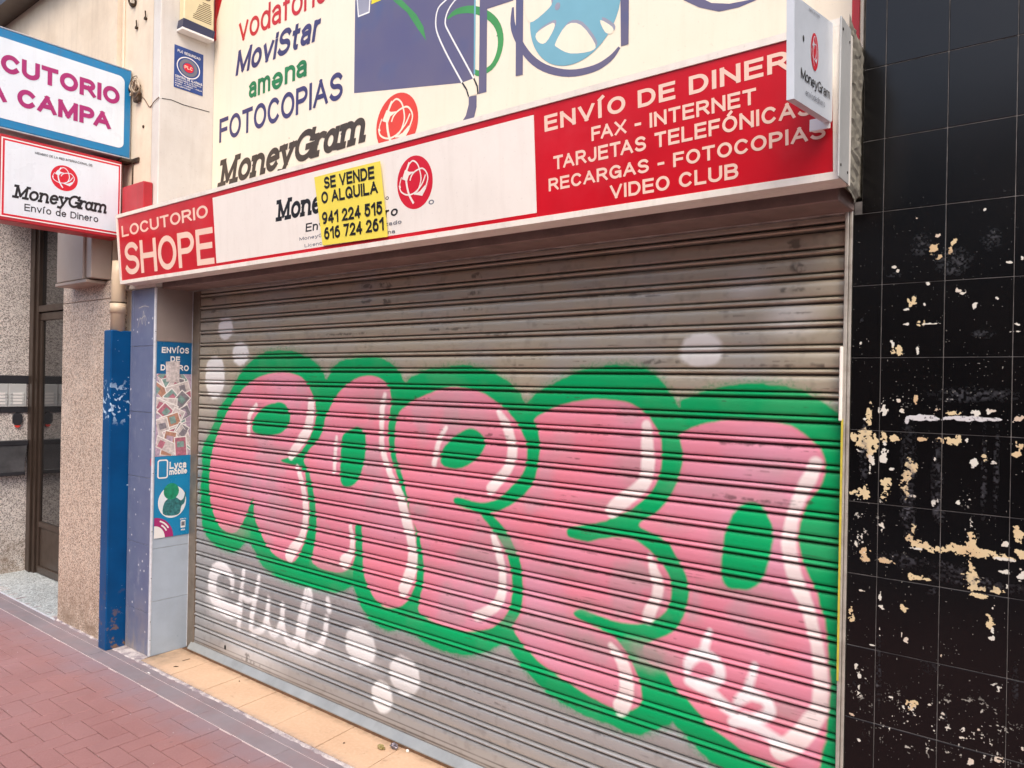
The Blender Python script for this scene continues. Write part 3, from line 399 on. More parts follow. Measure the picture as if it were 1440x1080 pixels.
def layout(s, wt, font=GL, track=.16, space=.5, shear=0, aspect=1.):
    """list of (verts, faces) per stroke; cap height 1; returns strokes and total width"""
    x = 0; out = []; h = wt/2; pv = ''
    for ch in s:
        if ch == 'A' and pv in 'PTVF' and pv: x -= .14
        if font is SER and ch in 'ra' and pv in 'Gr': x -= .07
        pv = ch
        W, path = font.get(ch) or GL.get(ch) or GL['o']
        out.append(None)
        if W is None: x += space*aspect; continue
        W = W*aspect
        for st in parse(path):
            closed = len(st) > 8 and abs(st[0][0]-st[-1][0])+abs(st[0][1]-st[-1][1]) < 1e-3
            inside = all(-.02 <= q[1] <= 1.001 for q in st)
            sc = [(x+h+u*W, h+v*(1-2*h)) for u, v in st]
            v, f = strip(sc, h, closed, True, (0, 1.0) if inside else None)
            out.append(([(a+shear*b, b) for a, b in v], f))
        x += W+2*h+track*aspect
    return [o for i, o in enumerate(out) if o is not None or (i+1 < len(out) and out[i+1] is not None)], x-track*aspect
def lettering(s, p0, p1, cap, wt, fn, mat, parent, font=GL, track=.14, shear=0, space=.5, rev=False, tilt=None, label=None, name='lettering', ratio=None, flip=None):
    """text from p0=(u,v) baseline start to p1 baseline end, cap height in metres, fn(u,v,d) -> xyz"""
    st, w = layout(s, wt, font, track, space, shear)
    L = math.hypot(p1[0]-p0[0], p1[1]-p0[1]); w += shear*.8
    kx = L/w; dx, dz = (p1[0]-p0[0])/L, (p1[1]-p0[1])/L
    big = cap > .031; k = 0; mbs = [MB()]
    for e in st:
        if e is None:
            if big and mbs[-1].v: mbs.append(MB())
            continue
        v, f = e; d = .0012+k*.00003; k += 1
        mbs[-1].add([fn(p0[0]+a*kx*dx, p0[1]+a*kx*dz+b*cap, d) for a, b in v], f)
    for mb in mbs:
        if mb.v: o = link('letter' if big else 'small_print', mb.mesh('letter'), mat, parent, kind=None if big else 'stuff')
    return o
def ell(cx, cy, rx, ry, n=40, a0=0, a1=360): return [(cx+rx*math.cos(math.radians(a0+(a1-a0)*i/n)), cy+ry*math.sin(math.radians(a0+(a1-a0)*i/n))) for i in range(n if a1-a0 == 360 else n+1)]
def flat(poly, fn, d, name, mat, parent):
    mb = MB(); mb.add([fn(a, b, d) for a, b in poly], [tuple(range(len(poly)))])
    return link(name, mb.mesh(name), mat, parent)
def flats(polys, fn, d, name, mat, parent, step=.00004):
    mb = MB()
    for i, p in enumerate(polys): mb.add([fn(a, b, d+i*step) for a, b in p], [tuple(range(len(p)))])
    return link(name, mb.mesh(name), mat, parent)
def lines(strokes, fn, d, name, mat, parent, step=.00004):
    mb = MB()
    for i, (pts, w) in enumerate(strokes):
        closed = len(pts) > 8 and abs(pts[0][0]-pts[-1][0])+abs(pts[0][1]-pts[-1][1]) < 1e-4
        v, f = strip(pts, w, closed, False); mb.add([fn(a, b, d+i*step) for a, b in v], f)
    return link(name, mb.mesh(name), mat, parent)
def rect(a0, a1, b0, b1): return [(a0, b0), (a1, b0), (a1, b1), (a0, b1)]
def rrect(a0, a1, b0, b1, r, n=6):
    o = []
    for cx, cy, s in ((a1-r, b1-r, 0), (a0+r, b1-r, 90), (a0+r, b0+r, 180), (a1-r, b0+r, 270)):
        o += [(cx+r*math.cos(math.radians(s+90*i/n)), cy+r*math.sin(math.radians(s+90*i/n))) for i in range(n+1)]
    return o
def smooth(pts, closed=True, k=4):
    n = len(pts); out = []
    rng = range(n) if closed else range(n-1)
    for i in rng:
        g = (lambda j: pts[j % n]) if closed else (lambda j: pts[min(max(j, 0), n-1)])
        p0, p1, p2, p3 = g(i-1), g(i), g(i+1), g(i+2)
        for t in range(k):
            t /= k
            out.append(tuple(.5*((2*b)+(-a+c)*t+(2*a-5*b+4*c-d)*t*t+(-a+3*b-3*c+d)*t**3) for a, b, c, d in zip(p0, p1, p2, p3)))
    if not closed: out.append(tuple(pts[-1]))
    return out
def globe(cx, cz, rx, rz, fn, d, parent, red, light, mono=False):
    """red disc crossed by orbit lines and two arrow heads"""
    disc = flat(ell(cx, cz, rx, rz), fn, d, 'emblem', red, parent)
    T = lambda L: [(cx+a*rx, cz+b*rz) for a, b in L]
    w = .038*rx
    S = [([(-.24,.79),(-.44,.45),(-.46,.05),(-.34,-.41),(-.1,-.78)], 1.3), ([(-.3,.7),(-.05,.82),(.2,.66),(.33,.35),(.36,.05),(.2,-.28),(-.05,-.45)], .8),
         ([(-.25,.1),(-.15,.28),(.1,.42),(.45,.46),(.66,.3),(.74,.05),(.6,-.25)], .8), ([(-.88,.0),(-.78,-.25),(-.42,-.42),(0,-.38),(.4,-.12),(.62,.2)], .8),
         ([(-.72,.3),(-.84,.05),(-.8,-.1)], .6)]
    ln = lines([(smooth(T(p), False, 4), w*k) for p, k in S], fn, d+.0004, 'orbit_line', light, disc)
    flats([T([(-.7,.22),(-.5,.55),(-.28,.44),(.03,.4),(-.3,.3),(-.42,.1)]), T([(.86,-.04),(.4,-.56),(-.05,-.45),(.3,-.36),(.58,-.18),(.62,-.3)])], fn, d+.0008, 'arrow', light, disc)
    return disc

# ------------------------------------------------------------------ painted textures computed here (flat paint on the shutter, wear on the black tiles)
def fbm(h, w, cell, octv=4, seed=0):
    rs = np.random.RandomState(seed); out = np.zeros((h, w), np.float32); amp = 1.; tot = 0
    for o in range(octv):
        c = max(1.5, cell/2**o); gh, gw = int(h/c)+3, int(w/c)+3; g = rs.rand(gh, gw).astype(np.float32)
        y = np.arange(h)/c; x = np.arange(w)/c; yi = y.astype(int); xi = x.astype(int); fy = (y-yi)[:, None]; fx = (x-xi)[None, :]
        fy = fy*fy*(3-2*fy); fx = fx*fx*(3-2*fx)
        a = g[yi][:, xi]; b = g[yi][:, xi+1]; c2 = g[yi+1][:, xi]; d = g[yi+1][:, xi+1]
        out += amp*((a*(1-fx)+b*fx)*(1-fy)+(c2*(1-fx)+d*fx)*fy); tot += amp; amp *= .5
    return out/tot
class Canvas:
    def __init__(s, x0, x1, z0, z1, px):
        s.x0, s.z0, s.px = x0, z0, px; s.w = int((x1-x0)/px); s.h = int((z1-z0)/px); s.x1 = x0+s.w*px; s.z1 = z0+s.h*px
        s.X = (x0+(np.arange(s.w)+.5)*px).astype(np.float32)[None, :]; s.Z = (z0+(np.arange(s.h)+.5)*px).astype(np.float32)[:, None]
    def bbox(s, x0, x1, z0, z1):
        a = max(0, int((x0-s.x0)/s.px)); b = min(s.w, int((x1-s.x0)/s.px)+1); c = max(0, int((z0-s.z0)/s.px)); d = min(s.h, int((z1-s.z0)/s.px)+1)
        return slice(c, max(c, d)), slice(a, max(a, b))
    def poly(s, pts):
        P = np.array(pts, np.float32); r = s.bbox(P[:, 0].min()-.04, P[:, 0].max()+.04, P[:, 1].min()-.04, P[:, 1].max()+.04)
        X = s.X[:, r[1]]; Z = s.Z[r[0]]; D = np.full((Z.shape[0], X.shape[1]), 1e9, np.float32); IN = np.zeros(D.shape, bool)
        for (ax, az), (bx, bz) in zip(P, np.roll(P, -1, 0)):
            ex, ez = bx-ax, bz-az; L = ex*ex+ez*ez+1e-12
            t = np.clip(((X-ax)*ex+(Z-az)*ez)/L, 0, 1); D = np.minimum(D, (X-ax-t*ex)**2+(Z-az-t*ez)**2)
            if az != bz:
                c = ((az > Z) != (bz > Z)) & (X < (bx-ax)*(Z-az)/(bz-az)+ax); IN ^= c
        return r, np.where(IN, -1, 1)*np.sqrt(D)
    def stroke(s, pts):
        P = np.array(pts, np.float32); m = P[:, 2].max()+.05; r = s.bbox(P[:, 0].min()-m, P[:, 0].max()+m, P[:, 1].min()-m, P[:, 1].max()+m)
        X = s.X[:, r[1]]; Z = s.Z[r[0]]; D = np.full((Z.shape[0], X.shape[1]), 1e9, np.float32)
        for (ax, az, aw), (bx, bz, bw) in zip(P[:-1], P[1:]):
            ex, ez = bx-ax, bz-az; L = ex*ex+ez*ez+1e-12
            t = np.clip(((X-ax)*ex+(Z-az)*ez)/L, 0, 1); D = np.minimum(D, np.sqrt((X-ax-t*ex)**2+(Z-az-t*ez)**2)-(aw+(bw-aw)*t))
        return r, D
    def ell(s, cx, cz, rx, rz, m=.1):
        r = s.bbox(cx-rx-m, cx+rx+m, cz-rz-m, cz+rz+m); X = s.X[:, r[1]]; Z = s.Z[r[0]]
        return r, (np.sqrt(((X-cx)/rx)**2+((Z-cz)/rz)**2)-1)*min(rx, rz)
    def image(s, name, arr):
        im = bpy.data.images.new(name, s.w, s.h, alpha=True, float_buffer=True); im.colorspace_settings.name = 'Non-Color'
        a = np.ones((s.h, s.w, 4), np.float32); a[:, :, :arr.shape[2]] = arr; im.pixels.foreach_set(a.ravel()); im.update(); im.pack(); return im
def up2(D): return D
def blend(img, r, a, c):
    a = a[..., None]; img[r[0], r[1], :3] = img[r[0], r[1], :3]*(1-a)+np.array(c[:3], np.float32)*a

def shutter_image():
    cv = Canvas(-.02, 3.76, -.01, 2.2, .0032); h, w = cv.h, cv.w
    img = np.zeros((h, w, 4), np.float32); n1 = fbm(h, w, 60, 4, 1); n2 = fbm(h, w, 10, 3, 2); n3 = fbm(h, w, 200, 3, 3)
    st = fbm(h, w, 6, 3, 4)
    img[:, :, :3] = np.array(lin(166, 166, 166)[:3], np.float32); 
    blend(img, (slice(0, h), slice(0, w)), np.clip((n3-.35)*2, 0, 1)*.4, lin(182, 178, 170))
    blend(img, (slice(0, h), slice(0, w)), np.clip((cv.Z-1.1)/.5, 0, 1)*np.clip(n1*1.2+.2, 0, 1)*.85, lin(188, 175, 150))  # upper slats tinted beige: the warm light there put into the colour
    blend(img, (slice(0, h), slice(0, w)), np.clip((n2-.6)*4, 0, 1)*.25, lin(88, 80, 70))
    paint = np.zeros((h, w), np.float32)
    rj = np.random.RandomState(9).uniform(-.0035, .0035, 60).astype(np.float32); wob = (n2-.5)*.010+rj[np.clip(((cv.Z-.094)/.075).astype(int)+2, 0, 59)]
    def lay(rD, c, alpha=1., soft=.004, wobk=1., thin=0., isp=True):
        r, D = rD; a = np.clip(.5-(D+wob[r]*wobk)/soft/2, 0, 1)*alpha
        if thin: a = a*(1-thin*np.clip((n1[r]-.5)*5, 0, 1))
        blend(img, r, a, c)
        if isp: paint[r] = np.maximum(paint[r]*(1-a), 0)+a
        return a
    gp = smooth(GRN, True, 3)
    lay(cv.poly(gp), lin(0, 150, 88), .55, .020, 1, .3)      # faint overspray edge
    r, D = cv.poly(gp); a = np.clip(.5-(D+.004+wob[r]*1.4)/.008, 0, 1)*(1-.07*np.clip((n1[r]-.55)*6, 0, 1)); blend(img, r, a, lin(0, 156, 92)); paint[r] = np.maximum(paint[r], a)
    for i, p in enumerate(PNK):
        q = smooth(p, True, 3); rr = cv.poly(q)
        a = lay(rr, lin(214, 130, 148), 1, .0045, .5)
        r = rr[0]
        m = np.clip(.5-(rr[1]+.012)/.02, 0, 1)
        blend(img, r, m*np.clip((n3[r]-.42)*5, 0, 1)*.7, lin(206, 148, 168))
        blend(img, r, m*np.clip((fbm(h, w, 55, 3, 20+i)[r]-.56)*7, 0, 1)*.6, lin(184, 146, 154))
        blend(img, r, m*np.clip((fbm(h, w, 80, 3, 40+i)[r]-.55)*6, 0, 1)*.3, lin(228, 118, 132))
    for g in GRY:
        r, D = cv.ell(*g[:4], .06); a = np.clip(.5-(D+wob[r]*2.5)/.05, 0, 1)*g[4]
        a = a*np.clip(paint[r]*1.2, 0, 1)
        blend(img, r, a*.95, lin(156, 142, 138))
    for p in CTR: lay(cv.poly(smooth(p, True, 3)), lin(0, 158, 94), 1, .005, .6)
    for s in WHT: lay(cv.stroke([tuple(q) for q in smooth(s, False, 3)]), lin(234, 222, 218), .93, .0055, .5, .12)
    for g in BLB: lay(cv.ell(*g[:4]), lin(232, 231, 230), min(.95, g[4]*1.12), .007 if g[4] > .5 else .03, 1.2)
    for s in TAG: lay(cv.stroke([tuple(q) for q in smooth(s, False, 3)]), lin(232, 230, 230), .9, .0075, .7)
    # uneven coats: blotches and fine overspray speckle
    fs = fbm(h, w, 2.2, 2, 61)
    halo = cv.poly(gp); r = halo[0]; a = np.clip(1-halo[1]/.045, 0, 1)**2*(halo[1] > -.002)*np.clip((fs[r]-.5)*5, 0, 1)*.5; blend(img, r, a, lin(20, 140, 90))
    # slats were sprayed unevenly: tone shifts a little from slat to slat
    tj = np.random.RandomState(33).uniform(.93, 1.05, 60).astype(np.float32)[np.clip(((cv.Z-.094)/.075).astype(int)+2, 0, 59)]
    img[:, :, :3] *= tj[..., None]
    # scratches: short dark dashes running along the slats
    rs = np.random.RandomState(5)
    for k in range(420):
        x = rs.uniform(.2, 3.7); j = rs.randint(1, 27); z = .094+j*.075+rs.choice([.030, .046, .068, .060])+rs.uniform(-.003, .003); L = rs.uniform(.004, .05)
        r, D = cv.ell(x, z, L, .0022, .006); a = np.clip(.5-D/.002, 0, 1)*rs.uniform(.15, .6)*np.clip((st[r]-.42)*8, 0, 1); blend(img, r, a, lin(60, 48, 42))
    for k in range(46):
        x = rs.uniform(.3, 3.5); j = rs.randint(2, 26); z = .094+j*.075+.070; L = rs.uniform(.05, .3)
        r, D = cv.ell(x, z, L, .002, .004); a = np.clip(.5-D/.002, 0, 1)*.55*np.clip((st[r]-.4)*8, 0, 1); blend(img, r, a, lin(54, 42, 36))
    for g in SMD:
        r, D = cv.ell(g[0], g[1], g[2], g[3]*(.45 if g[2] > 5*g[3] else 1), .03); a = np.clip(.5-(D+(n2[r]-.5)*.02)/.006, 0, 1)*.6*np.clip((st[r]-.3)*5, 0, 1); blend(img, r, a, lin(46, 38, 34))
    # darker along the grooves of all slats
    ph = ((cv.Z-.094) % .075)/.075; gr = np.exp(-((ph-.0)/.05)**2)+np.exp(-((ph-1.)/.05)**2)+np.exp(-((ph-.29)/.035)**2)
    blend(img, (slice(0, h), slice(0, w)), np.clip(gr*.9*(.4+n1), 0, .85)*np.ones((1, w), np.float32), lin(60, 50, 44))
    img[:, :, 3] = np.clip(paint, 0, 1)
    return cv, cv.image('shutter_paint', img)
def tile_image():
    cv = Canvas(3.735, 4.36, .45, 2.95, .0012); h, w = cv.h, cv.w
    img = np.zeros((h, w, 4), np.float32); n0 = fbm(h, w, 34, 5, 11)-.5; n1 = fbm(h, w, 14, 4, 12)-.5; n2_ = fbm(h, w, 6, 3, 19)-.5; nf = fbm(h, w, 5, 3, 13); nb = fbm(h, w, 90, 3, 14)
    # rgb = colour, alpha = cover
    def put(r, a, c):
        a = np.clip(a, 0, 1); img[r[0], r[1], :3] = img[r[0], r[1], :3]*(1-a[..., None])+np.array(c[:3], np.float32)*a[..., None]; img[r[0], r[1], 3] = np.maximum(img[r[0], r[1], 3]*(1-a), 0)+a
    for (cx, cz, rx, rz, k) in CHP:
        r, D = cv.ell(cx, cz, rx*1.08, rz*1.08, .02)
        if D.size == 0: continue
        s = min(rx, rz)
        if k == 'g': put(r, np.clip(.5-(D+n0[r]*s*1.2)/(s*.8), 0, 1)*np.clip((nf[r]-.42)*4, .15, 1)*.5, lin(92, 92, 100))
        elif k in 'sq':
            m = np.clip(.5-D/(s*.9), 0, 1); put(r, m*(nf[r]+n1[r]*.6 > (.76 if k == 's' else .80)), lin(205, 200, 188))
        elif k == 'W': put(r, (D+n1[r]*.008 < -.0004)*np.clip((nf[r]-.2)*6, .5, 1), lin(196, 194, 194))
        else:
            c = lin(206, 186, 146) if k == 'c' else lin(208, 204, 192)
            m = ((D+n1[r]*min(s*2.2, .018)+n2_[r]*min(s*2.6, .02)+n0[r]*s*.9 < -.02*s) & (n2_[r] < .2))*1.0
            put(r, m, c); put(r, m*np.clip((nb[r]-.5)*4, 0, 1)*.6, lin(190, 150, 112))
    # fine specks everywhere
    z = cv.Z*np.ones((1, w), np.float32); dens = np.clip((nb-.5)*3, 0, 1)*.05
    sp = (fbm(h, w, 4, 2, 17) > .915-dens)*np.clip((2.35-z)*2, 0, 1)
    put((slice(0, h), slice(0, w)), sp*.9, lin(180, 176, 166))
    return cv, cv.image('tile_wear', img)
def img_node(n, cv, im):
    sep = n.n('ShaderNodeSeparateXYZ'); n.l(n.pos(), sep.inputs[0]); cb = n.n('ShaderNodeCombineXYZ')
    n.l(n.ramp(sep.outputs[0], cv.x0, cv.x1), cb.inputs[0]); n.l(n.ramp(sep.outputs[2], cv.z0, cv.z1), cb.inputs[1])
    t = n.n('ShaderNodeTexImage'); t.image = im; t.extension = 'EXTEND'; n.l(cb.outputs[0], t.inputs[0]); return t
def shutter_mat():
    cv, im = shutter_image(); n = NT('sprayed_metal_slats'); t = img_node(n, cv, im)
    k = n.mix(n.math('MULTIPLY', n.ramp(n.noise(3, 6, .6, stretch=(1, 1, 6)), .35, .75), .09), t.outputs[0], lin(96, 86, 76))
    n.col(k); a = t.outputs[1]
    n.l(n.ramp(a, 0, 1, .3, .0), n.p.inputs['Metallic'])
    n.l(n.math('ADD', n.ramp(a, 0, 1, .28, .38), n.math('MULTIPLY', n.noise(20, 4), .12)), n.p.inputs['Roughness'])
    n.l(n.ramp(a, 0, 1, .5, .18), n.p.inputs['Specular IOR Level'])
    n.bump(n.math('ADD', n.noise(5, 4, .5, stretch=(.35, 1, 3)), n.math('MULTIPLY', n.noise(13, 3, .5, off=6, stretch=(.5, 1, 1)), .5)), .5, .005); return n.m
def blacktile():
    cv, im = tile_image(); n = NT('glossy_black_tile'); t = img_node(n, cv, im)
    sep = n.n('ShaderNodeSeparateXYZ'); n.l(n.pos(), sep.inputs[0])
    inside = n.math('MULTIPLY', n.math('LESS_THAN', sep.outputs[0], cv.x1-.004), n.math('GREATER_THAN', sep.outputs[2], cv.z0+.004))
    a = n.math('MULTIPLY', t.outputs[1], inside)
    base = n.mix(n.ramp(n.noise(4, 4), .3, .7), (.0020, .0020, .0024, 1), (.0035, .003, .0032, 1))
    # dull dusty film left on the old glaze
    film = n.math('MULTIPLY', n.ramp(n.noise(7, 8, .7, off=2), .4, .8), .006)
    base = n.mix(film, base, lin(130, 120, 116))
    n.col(n.mix(a, base, t.outputs[0])); n.l(n.ramp(a, 0, 1, .20, .9), n.p.inputs['Roughness']); n.p.inputs['Specular IOR Level'].default_value = .34
    n.bump(n.math('ADD', a, n.math('MULTIPLY', n.noise(3, 3), .6)), .35, .0015); return n.m
M['slat'] = shutter_mat()
M['tile_bk'] = blacktile()

# ================================================================== SETTING: ground
g = MB(); g.add([(-60, -60, -.075), (60, -60, -.075), (60, 30, -.075), (-60, 30, -.075)], [(0, 1, 2, 3)])
tag(g.build('ground', M['asphalt']), kind='structure')
pave = MB().box(-7, 8, -4.2, -.20, -.073, -.0665).build('pavement', M['joint'])
tag(pave, kind='structure')
U = .0978
def paver_mesh(vert):
    a, b = (U, 2*U) if vert else (2*U, U)
    mb = MB().bev(.002, a-.002, .002, b-.002, -.012, .0065, .0018)
    me = mb.mesh('paver_tall' if vert else 'paver_long'); me.materials.append(M['paver']); return me
PM = [paver_mesh(False), paver_mesh(True)]
X0, Y0 = .156, -.4455
near = []; far = MB()
for i in range(-70, 80):
    for j in range(-38, 0):
        k = (i-j) % 4
        if k == 0: w, hh, v = 2, 1, 0
        elif k == 3: w, hh, v = 1, 2, 1
        else: continue
        y = Y0+j*U; x = X0+i*U; top = y+hh*U
        if top > Y0+1e-4:
            if v: # cut half paver against the border
                far.bev(x+.002, x+U-.002, y+.002, y+U-.002, -.072, -.060, .0018)
            continue
        if -2.75 < x < 1.75 and y > -1.5 and (y > -1.02 or x > -1.2): near.append((x, y, v))
        else: far.bev(x+.002, x+w*U-.002, y+.002, y+hh*U-.002, -.072, -.060, .0018)
near.sort(key=lambda t: (t[0]-4.3)**2+(t[1]+2.4)**2)
for x, y, v in near[:300]:
    o = bpy.data.objects.new('paver', PM[v]); COL.objects.link(o); o.parent = pave
    o.location = (x, y, -.0665+random.uniform(-.0009, .0009)); o.rotation_euler = (random.uniform(-.004, .004), random.uniform(-.004, .004), 0)
for x, y, v in near[300:]:
    a, b = (U, 2*U) if v else (2*U, U)
    far.bev(x+.002, x+a-.002, y+.002, y+b-.002, -.072, -.060, .0018)
far.build('paver_field', M['paver'], pave, kind='stuff')
jl = MB().box(-7, 8, -.452, -.200, -.0665, -.0605).build('border_bed', M['joint_lt'], pave)
for r, (ya, yb) in enumerate(((-.445, -.3495), (-.3455, -.296))):
    x = -6.6+.4*r
    while x < 7.5:
        L = .62+random.uniform(-.02, .02)
        MB().bev(x+.0015, x+L-.0015, ya+.001, yb-.001, -.066, -.0565+random.uniform(-.0008, .0008), .0015).build('border_stone', M['curb'], pave); x += L
# rough mortar strip along the buildings
mm = MB(); nx = 500
for i in range(nx+1):
    x = -7+15*i/nx; w1 = -.302+random.uniform(-.006, .004); zz = -.051+random.uniform(-.003, .003)
    mm.v += [(x, w1, -.057), (x, w1+.006, zz), (x, -.2845 if x > -.125 and x < 3.81 else -.20, -.0515)]
for i in range(nx):
    for k in range(2): mm.f.append((i*3+k, i*3+k+1, i*3+4+k, i*3+3+k)); mm.mi.append(0)
mm.build('mortar_strip', M['mortar'], pave)
# small litter crumbs on the paving
cr = MB()
for i in range(70):
    x = random.uniform(-2, 1.6); y = random.uniform(-1.3, -.3); s = random.uniform(.0015, .005); z = -.0595
    cr.add([(x, y, z), (x+s*2, y+s*.4, z), (x+s*1.2, y+s, z+s*.5), (x+.2*s, y+s, z)], [(0, 1, 2, 3)])
cr.build('litter_crumbs', M['joint_lt'], None, kind='stuff')

# ================================================================== building masses
F_Y = lambda y: (lambda u, v, d: (u, y-d, v))          # prints on a wall facing the street
F_X = lambda x: (lambda u, v, d: (x+d, u, v))          # prints on a face looking along the street (+X)

up = thing('upper_facade', 'cream plastered upper wall above the building entrance on the left', 'wall', (-3, -.2, 3))
MB().box(-7, -1.20, -.268, .6, 3.02, 5.2).build('plaster_wall', M['cream'], up)
MB().box(-1.198, -.602, -.268, .6, 2.235, 5.2).build('plaster_wall', M['cream'], up)
MB().box(-1.29, -.415, -.205, .5, -.06, 2.234).build('core_wall', M['cream'], up)
MB().box(-7, -.6, -.42, -.27, 4.40, 4.52).build('ledge', M['brown_al'], up)
pil = thing('cream_pilaster', 'cream plastered pilaster above the tiled pillar, carrying alarm box and stickers', 'pilaster', (-.35, -.2, 2.2))
MB().bev(-.600, -.115, -.23, .5, 2.17, 5.2, .004).build('shaft', [M['cream_side']], pil)
MB().add([(-.5985, -.2315, 2.6), (-.2, -.2315, 2.6), (-.2, -.2315, 5.2), (-.5985, -.2315, 5.2)], [(0, 1, 2, 3)]).build('plaster_face', M['cream'], pil)
MB().bev(-.588, -.565, -.243, -.2318, 2.6, 5.2, .003).build('edge_bead', M['cream'], pil)
crk = MB().tube([(-.1145, -.215, 3.304), (-.1145, -.16, 3.313), (-.1145, -.08, 3.306), (-.1145, .0, 3.309), (-.1145, .09, 3.313)], .0022, 5)
crk.build('crack', M['hole'], pil)
back = thing('shop_wall', 'pale wall behind the roller shutter and the painted sign board', 'wall', (2, .4, 1))
MB().box(-.3, 4.0, .22, .5, -.06, 5.2).build('wall_panel', M['cream_side'], back)

# ---------------------------------------------------------------- tiled pillar left of the shutter
tp = thing('tiled_pillar', 'slate blue and grey tiled pillar left of the roller shutter', 'pillar', (-.26, -.1, -.05))
MB().box(-.418, -.114, -.226, .12, -.06, 2.168).build('core', M['grout'], tp)
zs = [-.05, .206, .611, 1.015, 1.412, 1.815, 2.165]
for a, b in zip(zs[:-1], zs[1:]):
    MB().bev(-.392, -.124, -.2305, -.222, a+.0015, b-.0015, .001).build('tile', M['tile_bl'], tp)
    MB().bev(-.418, -.3945, -.2305, -.222, a+.0015, b-.0015, .001).build('tile', M['tile_bl'], tp)
for a, b in ((-.05, .277), (.277, .594), (.594, .91), (.91, 1.226), (1.226, 1.543), (1.543, 1.843)):
    MB().bev(-.118, -.110, -.222, .010, a+.0015, b-.0015, .001).build('tile', M['tile_lt'], tp)
MB().bev(-.118, -.110, -.222, .010, 1.8445, 2.165, .001).build('upper_panel', M['panel_br'], tp)
ct = MB().bev(-.124, -.1075, -.2345, -.2215, -.05, 2.165, .003).build('corner_trim', M['white_trim'], tp)
tr = MB()
for z in (.05, .16, .42, .7, 1.05, 1.3, 1.62, 1.9):
    tr.tube([(-.1074, -.228, z), (-.1066, -.228, z)], .0025, 8)
tr.build('rivet', M['hole'], ct)
MB().bev(-.1098, -.1065, .0005, .0105, -.045, 2.165, .001).build('edge_trim', M['white_trim'], tp)
# fine scribbles on the slate tiles
sc = []
for pts in ([(-.33, 1.93), (-.3, 1.99), (-.27, 1.95), (-.26, 2.03), (-.23, 1.94)], [(-.32, 2.05), (-.25, 2.06), (-.19, 2.05)], [(-.29, 1.98), (-.24, 2.0), (-.22, 1.97)]):
    sc.append((smooth(pts, False, 5), .0018))
lines(sc, F_Y(-.2306), .0003, 'chalk_scribble', M['grout'], tp)
st = MB(); st.prism([(-.137, 1.13), (-.123, 1.15), (-.122, 1.10), (-.133, 1.09)], lambda u, v, d: (u, -.2306-d, v), .0, .0008)
tag(st.build('torn_sticker', M['red_logo']), 'tiny torn red sticker near the corner of the slate blue pillar', 'sticker')

# ---------------------------------------------------------------- stone pillar, recess, entrance
sp = thing('granite_pillar', 'beige speckled granite pillar between the entrance door and the blue pipe guard', 'pillar', (-.9, -.15, -.05))
MB().bev(-1.285, -.532, -.290, .45, -.06, 2.118, .003).build('slab', M['stone'], sp)
MB().bev(-1.285, -.532, -.290, .45, 2.121, 2.232, .003).build('slab', M['stone'], sp)
pt = [(-1.10, 1.33), (-.7, 1.335), (-.69, 1.27), (-.8, 1.22), (-1.0, 1.24), (-1.18, 1.27)]
lw = thing('granite_wall', 'grey speckled granite wall at the left side of the entrance recess', 'wall', (-3.2, -.1, -.05))
MB().bev(-5.2, -2.9, -.31, .5, -.06, 3.018, .004).build('slab', M['stone_gr'], lw)
fl = MB().bev(-2.9, -1.287, -.300, .12, -.09, -.0505, .003).build('entrance_floor', M['stone_fl']); tag(fl, kind='structure')
MB().bev(-2.9, -1.287, -.3095, -.3005, -.08, -.0500, .001).build('white_edge', M['white_trim'], fl)
cl = thing('recess_ceiling', 'ceiling and back wall closing the entrance recess', 'wall', (-2, .3, 3)); MB().box(-2.9, -1.2, -.2, .5, 3.021, 3.06).build('soffit', M['cream'], cl)
MB().box(-2.9, -1.28, .16, .5, -.06, 3.02).build('back_wall', M['dark_gap'], cl)
dr = thing('entrance_door', 'dark bronze glazed entrance door with lower panel, behind the granite pillar', 'door', (-2.2, .08, -.05))
def bar(n, x0, x1, z0, z1, y0=.06, y1=.14, m='brown_al', b=.004): return MB().bev(x0, x1, y0, y1, z0, z1, b).build(n, M[m], dr)
bar('jamb', -2.898, -2.845, -.05, 3.018); bar('jamb', -2.842, -2.79, -.05, 3.018, .052); bar('jamb', -2.787, -2.735, -.05, 3.018, .068)
bar('transom', -2.733, -1.29, 2.16, 2.215, .07); bar('top_rail', -2.733, -1.29, 2.09, 2.155, .085)
bar('stile', -2.733, -2.69, .02, 2.088, .085); bar('mid_rail', -2.688, -1.29, .345, .392, .085); bar('bottom_rail', -2.733, -1.29, -.045, .018, .085)
MB().box(-2.689, -1.29, .10, .108, .392, 2.089).build('pane', M['glass'], dr); MB().box(-2.734, -1.29, .10, .108, 2.216, 3.0).build('pane', M['glass'], dr)
MB().box(-2.689, -1.29, .098, .112, .0185, .3445).build('kick_panel', M['brown_al'], dr)
hd = MB().tube([(-2.0, .05, .95), (-2.0, .04, 1.0), (-2.0, .04, 1.3), (-2.0, .05, 1.35)], .012, 8).build('handle', M['chrome'], dr, True)

